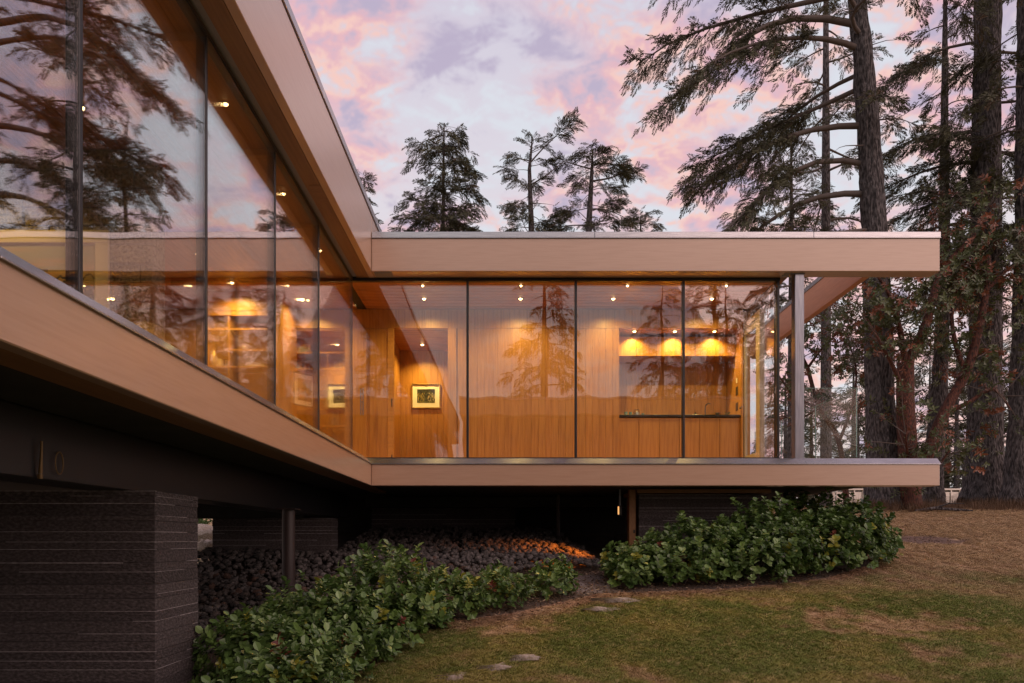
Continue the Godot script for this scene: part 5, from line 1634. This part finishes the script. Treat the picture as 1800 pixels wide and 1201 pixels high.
func madrones() -> void:
	var cl := leaf_cluster(0.12, 0.05, 9, 0.14, 0.25)
	var g := ground_y(11.0, 18.5) - 0.1
	broadleaf("madrone_tree", "leaning red-barked tree with curving limbs between the two largest firs", [
		[[P(10.98, g, 18.5), P(10.85, 3.6, 18.4), P(10.7, 5.2, 18.3), P(10.65, 6.3, 18.2)], 0.27, 0.75, 1.0],
		[[P(10.95, 2.7, 18.5), P(11.25, 3.6, 18.4), P(11.75, 5.0, 18.3), P(12.25, 6.0, 18.2), P(12.5, 7.0, 18.1), P(12.8, 8.2, 18.2), P(13.0, 9.2, 18.4)], 0.19, 0.3, 0.55],
		[[P(10.65, 6.2, 18.2), P(11.05, 7.2, 18.0), P(11.3, 8.3, 17.9), P(11.75, 9.0, 18.0), P(12.4, 9.6, 18.1), P(12.9, 10.6, 18.3)], 0.14, 0.25, 0.3],
		[[P(10.65, 6.2, 18.2), P(10.3, 7.2, 17.9), P(9.8, 7.9, 17.5), P(9.3, 8.4, 17.3)], 0.09, 0.25, 0.3],
		[[P(10.7, 5.4, 18.3), P(10.2, 6.0, 17.9), P(9.6, 6.6, 17.5), P(9.2, 7.2, 17.4)], 0.07, 0.3, 0.35],
		[[P(11.75, 5.0, 18.3), P(12.3, 5.2, 18.2), P(12.9, 5.6, 18.1), P(13.3, 5.0, 18.0)], 0.07, 0.3, 0.5],
		[[P(12.25, 6.0, 18.2), P(12.0, 7.0, 18.3), P(12.1, 8.0, 18.5), P(12.6, 9.2, 18.7)], 0.07, 0.3, 0.3],
		[[P(12.8, 8.2, 18.2), P(13.4, 8.8, 18.2), P(14.1, 9.1, 18.3)], 0.06, 0.3, 0.2],
		[[P(10.85, 3.6, 18.4), P(10.5, 4.0, 17.9), P(10.3, 4.3, 17.6)], 0.05, 0.4, 0.3],
		[[P(11.0, 3.2, 18.4), P(11.3, 3.5, 17.9), P(11.5, 3.9, 17.7)], 0.05, 0.4, 0.3]], cl, 701, 11.0, 0.25)
	var g2 := ground_y(9.6, 24.0) - 0.1
	broadleaf("madrone_tree", "thin twisting tree with open twigs beyond the glass railing", [
		[[P(12.0, g2, 24.0), P(11.7, 5.0, 24.0), P(11.0, 6.2, 24.0), P(10.6, 7.6, 24.0)], 0.11, 0.6, 1.0],
		[[P(10.6, 7.6, 24.0), P(10.2, 8.6, 24.0), P(10.4, 9.6, 24.0)], 0.06, 0.3, 0.1],
		[[P(11.0, 6.2, 24.0), P(10.2, 6.6, 24.1), P(9.6, 7.4, 24.1)], 0.06, 0.3, 0.3],
		[[P(10.6, 7.6, 24.0), P(11.2, 8.4, 24.0), P(11.9, 9.0, 24.0)], 0.05, 0.3, 0.2],
		[[P(11.7, 5.0, 24.0), P(12.2, 6.4, 24.0), P(12.3, 7.6, 24.0), P(12.0, 8.6, 24.0)], 0.06, 0.3, 0.3],
		[[P(11.0, 6.2, 24.0), P(10.3, 5.8, 24.0), P(9.7, 5.9, 24.0)], 0.05, 0.3, 0.3]], cl, 702, 8.0, 0.4)

func small_things() -> void:
	# white board fence beyond the trees
	var f := thing("white_fence", "white upright board fence with posts and rail beyond the fir trunks", "fence", P(18.0, ground_y(18.0, 31.0), 31.0))
	var x := 14.6
	while x < 21.2:
		var y := 2.95
		part("board", bx(P(x, y, 31.0), P(x + 0.345, 3.72, 31.03), 0.004, Color.WHITE * rng.randf_range(0.9, 1.0)), mats.white, f)
		part("post", bx(P(x - 0.028, y, 30.95), P(x + 0.022, 3.80, 30.995), 0.004), mats.white, f)
		x += 0.40
	part("rail", bx(P(14.5, 3.802, 30.93), P(21.3, 3.87, 31.06), 0.005), mats.white, f)
	# sword fern and dry grass round the massive trunk
	rng.seed = 91
	var fern := [[13.75, 21.3, "dark sword fern left of the massive fir trunk", 1.5], [15.75, 21.8, "dark sword fern between the massive fir and the edge trunk", 1.3]]
	for q in fern:
		var o := thing("sword_fern", q[2], "fern", P(q[0], ground_y(q[0], q[1]), q[1]))
		for k in 22:
			var a := k * 2.4
			var m := Mb.new()
			m.tint = Color(0.055, 0.065, 0.02) * rng.randf_range(0.7, 1.3)
			var l: float = q[3] * rng.randf_range(0.6, 1.0)
			var dir := Vector3(cos(a), 0, sin(a))
			var side := Vector3(-sin(a), 0, cos(a))
			for j in 14:
				var t := (j + 1) / 15.0
				var c := o.position + dir * l * t * 0.8 + Vector3.UP * l * (1.0 * t - 0.75 * t * t)
				var w := 0.15 * sin(PI * clampf(t * 0.9 + 0.12, 0, 1))
				for s in [-1.0, 1.0]:
					m.tri(c, c + side * s * w + dir * 0.04, c + dir * l * 0.05, Vector3.UP, Vector3.UP, Vector3.UP)
			part("frond", m, mats.leaf, o)
	var blade := Mb.new()
	for k in 12:
		var a := k * 2.4
		var out := Vector3(cos(a), 0, sin(a))
		var w := Vector3(-sin(a), 0, cos(a)) * 0.006
		blade.tri(out * 0.02 - w, out * 0.02 + w, out * (0.1 + 0.012 * k) + Vector3(0, 0.42 - 0.015 * k, 0), Vector3.UP, Vector3.UP, Vector3.UP)
	var where := []
	var cols := []
	for k in 2600:
		var c: Array = [[14.7, 20.6, 1.5], [14.5, 19.2, 1.1], [10.5, 18.7, 1.0], [12.5, 20.0, 2.2], [13.5, 19.0, 2.2]][k % 5]
		var xx: float = c[0] + rng.randfn() * c[2] * 0.55
		var d: float = c[1] - 0.1 + rng.randfn() * 0.35
		var s := rng.randf_range(0.35, 1.0) * (1.0 if k % 5 < 3 else 0.55)
		where.append(Transform3D(Basis(Vector3.UP, rng.randf() * TAU).scaled(Vector3.ONE * s), P(xx, ground_y(xx, d), d)))
		cols.append(Color(0.2, 0.13, 0.08) * rng.randf_range(0.7, 1.3))
	var dg := Node3D.new()
	dg.name = "dry_grass"
	dg.set_meta("kind", "stuff")
	add_child(dg)
	copies("blades", blade.mesh(), mats.blade, where, cols, dg)
	# fallen branch at the foot of the red-barked tree
	var fb := Mb.new()
	var y := ground_y(11.4, 17.9)
	fb.tube([P(10.7, y + 0.03, 17.9), P(11.2, y + 0.10, 17.85), P(11.7, y + 0.06, 17.8), P(12.1, y + 0.03, 17.7)], [0.03, 0.045, 0.04, 0.02], 7)
	fb.tube([P(11.2, y + 0.1, 17.85), P(11.5, y + 0.22, 17.7), P(11.75, y + 0.2, 17.5)], [0.03, 0.02, 0.01], 5)
	solo("fallen_branch", fb, mats.bark, "grey fallen branch lying at the foot of the red-barked tree", "branch")
